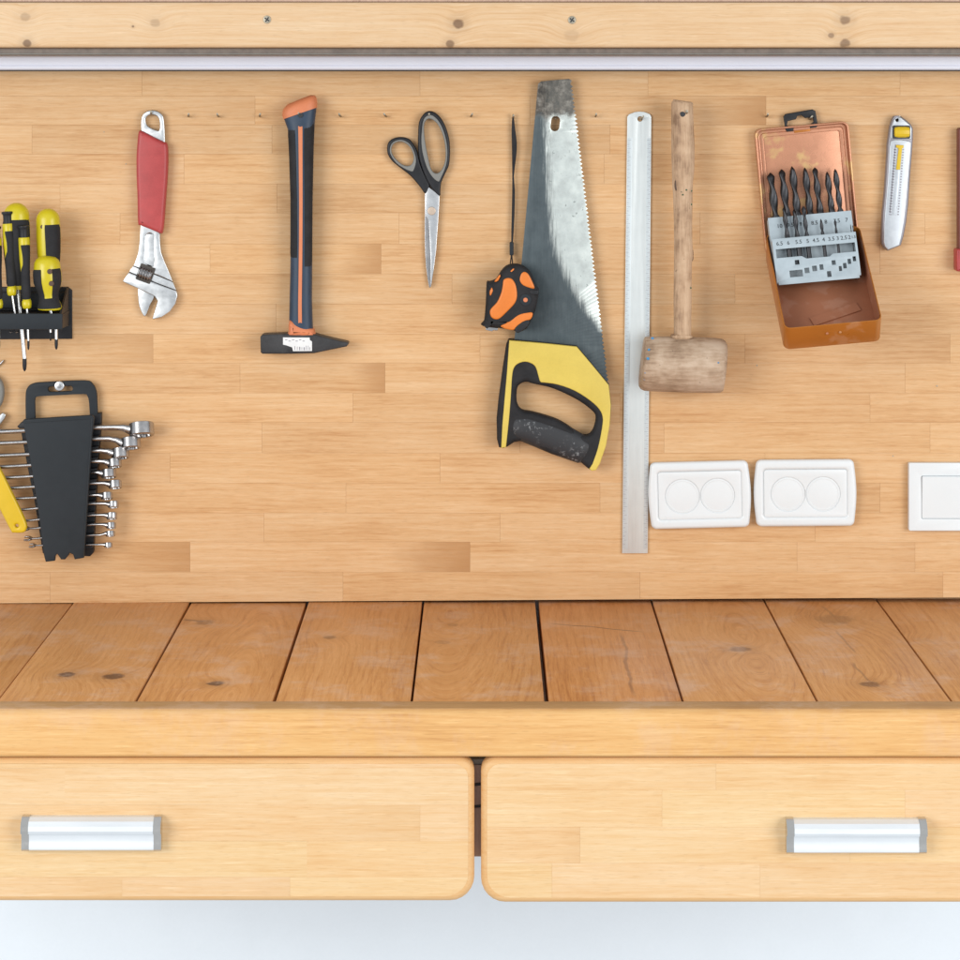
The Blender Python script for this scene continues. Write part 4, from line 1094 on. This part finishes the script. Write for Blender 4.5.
# big one behind the precision drivers
SG = 'screwdrivers in the black rack'
def big_driver(x, y0, y1, w, d, label, style, xs, ys_, rs):
    t = root('screwdriver', P(x, ys_[-1], d), label, 'screwdriver', SG)
    h = y1 - y0; k = w * S
    dome = [(x, y0 + f * w, d, w * math.sqrt(max(0, 1 - (1 - f) ** 2)), k * math.sqrt(max(0, 1 - (1 - f) ** 2))) for f in (.02, .12, .3, .55, .8, 1.0)]
    body = dome + [(x + .5, y0 + h * .35, d, w * 1.04, k * 1.04), (x + .8, y0 + h * .55, d, w * 1.0, k), (x + 1, y0 + h * .75, d, w * .86, k * .86), (x + 1.5, y0 + h * .93, d, w * .70, k * .7), (x + 1.6, y1, d, w * .74, k * .74)]
    loft('handle', body, M['lemon'], t, 64, 2.2, 60)
    def sect(y):
        for a_, b_ in zip(body, body[1:]):
            if a_[1] <= y <= b_[1]:
                q = (y - a_[1]) / (b_[1] - a_[1]); return [a_[i] + (b_[i] - a_[i]) * q for i in range(5)]
        return list(body[-1])
    def pt(ya, yb, f0, f1):
        secs = []
        for i in range(12):
            y = ya + (yb - ya) * i / 11; s = sect(min(y, y1 - .01)); s[1] = y
            secs.append((*s, f0(i / 11), f1(i / 11)))
        patch('grip_pad', secs, M['rubber'], t, .0011, 16, 2.2)
    if style == 0:
        pt(y0 + w * 1.1, y1 - 1.5, lambda q: -.98, lambda q: .98)
    else:
        pt(y0 + w * 1.15, y1 - 1.5, lambda q: -.12 + .15 * q, lambda q: .98)
        slab('hanging_hole', circ(x - 5.5, y0 + 18.5, 2.2, 14), d + k * .97, .004, .0003, M['knot'], t)
    sh = [(x + 1.6 + (xs - x - 1.6) * q, y1 - 2 + (ys_[1] - y1 + 2) * q, d + (.030 - d) * 0, rs, rs * S) for q in (0, .5, 1)]
    loft('shank', sh, M['brightchrome'], t, 12, 2.0, 60)
    tip('tip', xs, ys_[1], ys_[2], d, rs * .98, M['black'], t)
    return t
big_driver(16.4, 202.7, 289, 12.6, .040, 'long screwdriver with full black grip and yellow dome, longest shank below the rack', 0, 24.6, (0, 358.5, 371.3), 2.2)
big_driver(48.0, 208.4, 290, 11.6, .036, 'screwdriver with half yellow half black handle behind the stubby one', 1, 50.6, (0, 332.5, 341), 1.2)
# stubby
st_ = root('screwdriver', P(52, 350, .048), 'stubby screwdriver with flared black foot and two holes in its yellow strip', 'screwdriver', SG)
d_ = .050
sb = [(47.3, 255.8, d_, 2.5, .003), (47.2, 257, d_, 8, .0095), (47.2, 259.5, d_, 11, .0132), (47.1, 263, d_, 12.7, .0152), (47.2, 268, d_, 13.2, .0158), (47.6, 275, d_, 13.8, .0162), (48, 282, d_, 13.6, .016), (48.4, 288, d_, 11.8, .0142), (48.8, 294, d_, 9.4, .0115), (49.3, 300, d_, 9.4, .0115), (49.8, 305, d_, 11.2, .0132), (50, 308, d_, 12.2, .0144), (50, 309.6, d_, 11.2, .0132)]
loft('handle', sb, M['lemon'], st_, 64, 2.1, 60)
def sbs(y):
    for a_, b_ in zip(sb, sb[1:]):
        if a_[1] <= y <= b_[1]:
            q = (y - a_[1]) / (b_[1] - a_[1]); return [a_[i] + (b_[i] - a_[i]) * q for i in range(5)]
for f0, f1 in ((lambda y: -.985, lambda y: -.30 + .0 * y), (lambda y: .50, lambda y: .985)):
    secs = []
    for i in range(12):
        y = 266.5 + (309.4 - 266.5) * i / 11; s = sbs(y); s[1] = y
        secs.append((*s, f0(y), f1(y)))
    patch('grip_pad', secs, M['rubber'], st_, .0008, 8, 2.1)
secs = []
for i in range(8):
    y = 296.8 + (309.3 - 296.8) * i / 7; s = sbs(y); s[1] = y
    secs.append((*s, -.96, .96))
patch('grip_pad', secs, M['rubber'], st_, .0009, 8, 2.1)
for hx, hy in ((49.6, 271.6), (51.4, 283.6)):
    slab('hanging_hole', circ(hx, hy, 2.6, 16), d_ + .0164, .0022, .0005, M['knot'], st_)
loft('shank', [(50, 309, d_, 2.0, .0024), (56.2, 330, d_, 1.6, .0019), (56.3, 339.6, d_, 1.6, .0019)], M['brightchrome'], st_, 12)
tip('tip', 56.3, 339.2, 349.6, d_, 1.7, M['black'], st_)
# precision drivers
def precision(x0, y0, x1, y1, d, label, tipx=None, tipy=None):
    t = root('precision_screwdriver', P(x1, y1 + 24, d), label, 'screwdriver', SG)
    L = y1 - y0
    f = lambda q: (x0 + (x1 - x0) * q, y0 + L * q)
    def mk(name, lst, mat, p=2.0):
        return loft(name, [(*f(q), d, w, w * S) for q, w in lst], mat, t, 18, p, 50)
    mk('cap', [(-.002, 4.6), (.004, 5.7), (.022, 5.8), (.034, 4.9), (.05, 4.5), (.145, 4.5), (.148, 3.5)], M['black'])
    mk('handle', [(.142, 5.2), (.15, 5.6), (.25, 5.6), (.40, 5.4), (.52, 4.7), (.62, 4.3), (.80, 4.2), (.90, 4.0), (.915, 3.5)], M['lemon'])
    secs = []
    for i in range(14):
        q = .20 + (.905 - .20) * i / 13
        w = 5.6 if q < .3 else (5.6 - (q - .3) / .25 * 1.2 if q < .55 else 4.3)
        lo = -.98 if q > .58 else (-.55 + .35 * math.sin((q - .2) / .38 * math.pi) * (1 if q < .58 else 0) if q < .50 else -.55 - .43 * (q - .5) / .08)
        secs.append((*f(q), d, w, w * S, lo, .98))
    patch('grip_pad', secs, M['rubber'], t, .0006, 10)
    mk('ferrule', [(.895, 3.6), (.905, 4.5), (.95, 4.7), (.99, 4.2), (1.0, 3.0)], M['lemon'], 2.6)
    ex, ey = (tipx or x1 + 1), (tipy or y1 + 22)
    loft('shank', [(x1, y1 - 2, d, 1.2, .0014), (x1 + (ex - x1) * .5, (y1 + ey) / 2, d, 1.2, .0014), (ex, ey, d, 1.1, .0013)], M['brightchrome'], t, 10)
    tip('tip', ex, ey - .2, ey + 9, d, 1.2, M['black'], t)
precision(7.2, 211.6, 12.0, 295.6, .053, 'precision screwdriver with flared black cap in front of the long screwdriver', 16.5, 323)
precision(23.4, 225.6, 27.0, 308.6, .055, 'precision screwdriver with flared black cap leaning beside the stubby screwdriver', 28.4, 341)
precision(-4.6, 226.5, -1.6, 308.6, .054, 'precision screwdriver of which only a yellow edge and ferrule show at the rack', -1, 341)
for bx, by in ((11.2, 332.5), (16.6, 332.8)):
    loft('hook', [(bx - 1.6, by - 1.4, .012, .9, .001), (bx, by, .014, 1.2, .0014), (bx + 1.6, by - 1.2, .012, .9, .001)], M['chrome'], rk, 8)

# ------------------------------------------------------------------ wrench holder and its wrenches
wh = root('wrench_holder', P(62, 562, 0), 'black plastic holder with hanging loop carrying a set of wrenches', 'holder')
fo = cr([(25.6, 422), (25.4, 398), (26.6, 389), (32, 383.8), (45, 382.2), (84, 380.6), (92, 383.6), (96, 391), (97, 402), (97.6, 418)], 3, False)
slab('hanging_loop', [fo, cr([(34.2, 424), (33.6, 402), (34.8, 397), (39, 395.4), (62, 394.2), (84, 393.2), (88, 395.4), (89.8, 402), (91, 420)], 2, False), rot2(rrect(47.8, 386.3, 72.6, 391.6, 2.6), (60, 389), -2)], .012, .006, .001, M['panel'], wh)
slab('side_rail', [(90, 415), (101, 413), (101, 420), (97.5, 470), (94.5, 520), (93.3, 553), (90, 556.5), (80, 556), (86, 480)], .0125, .012, .0012, M['black'], wh)
slab('side_rail', [(17, 426.6), (21, 422.4), (26, 420), (60, 430), (60, 545), (45.5, 556), (42.6, 553), (35, 505), (27, 465), (20.6, 430)], .0125, .012, .0012, M['black'], wh)
teeth = []
for yy in [432 + 10.9 * k for k in range(12)]:
    f_ = (yy - 415) / 140
    teeth.append([(92.5 - 8 * f_, yy - 6.4), (100.3 - 8 * f_, yy - 7.2), (100.1 - 8 * f_, yy - 4.0), (92.5 - 8 * f_, yy - 3.2)])
    teeth.append([(21 + 22 * f_, yy - 3.6), (28 + 22 * f_, yy - 4), (28 + 22 * f_, yy - .6), (21 + 22 * f_, yy - .8)])
for q in teeth: slabs_joined('rail_tooth', [q], .022, .010, M['black'], wh)
pan = slab('front_panel', [(22.6, 421), (24, 419.6), (58, 417.4), (92, 415.4), (94, 418), (91.4, 440), (87.6, 500), (83.6, 558), (74.6, 559.6), (73, 554.6), (69.4, 553), (68, 556), (65, 559.6), (61, 559.6), (58.6, 556), (57, 554), (55, 556.6), (54.6, 561), (45.6, 562), (44, 556), (38, 510), (30, 460)], .034, .008, .0012, M['panel'], wh, 45, 3)
slab('panel_edge', [(92.6, 417), (91.4, 440), (87.4, 500), (83.6, 557), (82.6, 557), (86, 500), (89.8, 440), (91, 418)], .0346, .002, .0003, M['panel'], pan)
slab('panel_edge', [(24.5, 421.6), (91.6, 417.4), (91.5, 419), (24.8, 423.2)], .0346, .002, .0003, M['panel'], pan)
hsn = slab('screw', circ(59.2, 386.2, 5.0), .0142, .003, .0010, M['brightchrome'], board, 45, 3)
slab('screw_socket', circ(59.2, 386.2, 2.5, 6), .0143, .0006, .0001, M['chrome'], hsn)
WG = 'wrenches held in the black holder'
LEFT_Y = [433.5, 444.5, 456.5, 467.5, 478, 488, 498.5, 509.5, 520.5, 528.5, 538.5, 545.5]
RIGHT_Y = [427.5, 438.8, 450.8, 461.2, 472.4, 483.2, 495, 503.5, 515, 524.5, 535, 544.6]
HEADS = [(141.5, 429.5, 11.2, 11.5), (130.8, 443.2, 8.8, 9.5), (120.6, 453.4, 7.8, 9), (114.6, 463.2, 6.2, 7.5), (108.8, 473.8, 6.6, 7.5), (115.2, 484.6, 5.8, 7), (107, 496, 5.2, 6), (113.4, 504.6, 4.7, 5.8), (111.9, 516, 4.7, 5.8), (111.2, 525.6, 4.3, 5.2), (110.4, 533.8, 4.2, 4.4), (108.4, 545.2, 3.6, 4.0)]
LEFT_X = [-80, -64, -48, -34, -16, -4, 5, 13, 18.5, 22.5, 25.5, 29.5]
WLAB = ['largest chrome ring wrench at the top of the black holder', 'second largest chrome wrench, just under the largest in the holder', 'chrome wrench third from the top of the holder', 'chrome wrench fourth from the top of the holder',
        'chrome wrench fifth from the top of the holder', 'chrome wrench sixth from the top of the holder', 'chrome wrench seventh from the top of the holder', 'chrome wrench eighth from the top of the holder',
        'chrome wrench fourth from the bottom of the holder', 'chrome wrench third from the bottom of the holder', 'small chrome wrench second from the bottom of the holder', 'smallest chrome wrench at the bottom of the holder']
dw = .0215
for i in range(12):
    hx, hy, hr, hh_ = HEADS[i]
    hr *= 1.12; hh_ *= 1.08
    t = root('ring_wrench', P(hx, hy + hh_ / 2, dw), WLAB[i], 'wrench', WG)
    sw_ = 2.4 * (1 - i * .055)
    lx = LEFT_X[i]; ly = LEFT_Y[i] + (25 - lx) * .012
    k1 = hx - hr * 2.2
    pts = [(lx + 5, ly, sw_ * .9), (lx + 12, ly - .1, sw_), ((lx + 60) / 2, (LEFT_Y[i] * 1.0 + RIGHT_Y[i]) / 2 + (LEFT_Y[i] - RIGHT_Y[i]) * .3, sw_), (93, RIGHT_Y[i], sw_),
           (k1, RIGHT_Y[i] - (.3 if i < 3 else 0), sw_ * 1.25), (hx - hr * 1.85, RIGHT_Y[i] * .8 + hy * .2 - hh_ * .06, hh_ * .26), (hx - hr * 1.45, (RIGHT_Y[i] * .6 + hy * .4) - hh_ * .10, hh_ * .32), (hx - hr * .9, hy - .6, hh_ * .45), (hx - hr * .3, hy, hh_ * .46)]
    pts = [q for j, q in enumerate(pts) if j == 0 or q[0] > pts[j - 1][0] + .5]
    loft('shank', [(x, y, dw, w, .0035 * (1 - i * .04) if x < k1 + 1 else .0035 * (1 - i * .04) + (x - k1) / max(1, hx - k1) * hr * S * .5) for x, y, w in pts], M['chrome'], t, 12, 2.4, 60)
    # ring: short tube, axis nearly upright, lower opening turned a little to the front
    axd = Vector((.10, -.36, -1.0)).normalized()
    uu = axd.cross(Vector((0, 1, 0))).normalized(); vv = axd.cross(uu)
    c = P(hx, hy, dw)
    bm = bmesh.new(); NN = 24; prev = None; rings = []
    hL = hh_ * S * .5; ro_ = hr * S
    def star(q, r): return r * (1 + (.08 if q % 2 else -.06))
    prof = [(-hL, ro_ * .94, 0), (-hL * .9, ro_, 0), (hL * .9, ro_, 0), (hL, ro_ * .95, 0), (hL, ro_ * .72, 1), (hL * .85, ro_ * .68, 1), (-hL * .85, ro_ * .68, 1), (-hL, ro_ * .72, 1)]
    for h_, r_, s_ in prof:
        rings.append([bm.verts.new(c + axd * h_ + (uu * math.cos(2 * math.pi * q / NN) + vv * math.sin(2 * math.pi * q / NN)) * (star(q, r_) if s_ else r_)) for q in range(NN)])
    for q in range(len(rings)):
        A, B = rings[q], rings[(q + 1) % len(rings)]
        for z in range(NN):
            bm.faces.new((A[z], A[(z + 1) % NN], B[(z + 1) % NN], B[z]))
    from_bm('ring', bm, M['chrome'], t, 40)
    # open jaw end, seen edge on
    rw = hr * .95
    fl = [(0, -rw * .55), (-.5 * rw, -rw), (-1.5 * rw, -rw * .95), (-1.7 * rw, -rw * .55), (-.7 * rw, -rw * .5), (-.5 * rw, 0), (-.7 * rw, rw * .5), (-1.7 * rw, rw * .55), (-1.5 * rw, rw * .95), (-.5 * rw, rw), (0, rw * .55), (rw * .5, 0)]
    bm = plate_mesh([[(x * S, y * S) for x, y in fl]], 3.6 * S * (1 - i * .05), .0006, 2)
    e1 = Vector((1, 0, 0)); e3 = Vector((.0, -.32, 1)).normalized(); e2 = e3.cross(e1)
    framed('open_jaw', bm, P(lx + 6, ly, dw) - e3 * (1.8 * S * (1 - i * .05)), e1, e2, e3, M['chrome'], t)

# ------------------------------------------------------------------ tools that reach in beside the wrench holder
pk = root('putty_knife', P(20, 533, .03), 'yellow plastic handled tool slanting in front of the wrenches', 'hand tool')
slab('handle', [cr([(-16, 440), (0, 469.5), (10, 489.5), (20, 510), (25.6, 523), (26.2, 529), (23, 532.8), (13.5, 533), (10.6, 531), (0, 510.5), (-14, 482), (-30, 452)], 3), circ(16.6, 526, 1.7, 14)], .040, .009, .0026, M['yellow'], pk, 50, 4)
slab('blade', [(-30, 452), (-16, 441), (-40, 398), (-62, 408)], .0365, .0016, .0002, M['steel'], pk)
pl = root('pliers', P(-8, 440, 0), 'grey handled pliers with a bright steel jaw beside the wrench holder', 'pliers')
slab('handle', cr([(-30, 372), (-8, 374), (0.5, 381), (3.2, 390), (2.6, 399), (0, 406), (-6, 412), (-20, 415)], 3), .014, .0125, .004, M['greyrubber'], pl, 50, 4)
slab('jaw', [(-14, 432), (-3, 417.5), (2.6, 412.6), (5.6, 414.6), (4.6, 418.6), (0, 424.5), (-10, 438)], .010, .0085, .001, M['steel'], pl)
slab('jaw_spring', cr([(-6, 366), (0, 363), (3, 360), (3.6, 361), (1.4, 364), (-5, 369)], 2), .004, .0035, .0005, M['chrome'], pl)
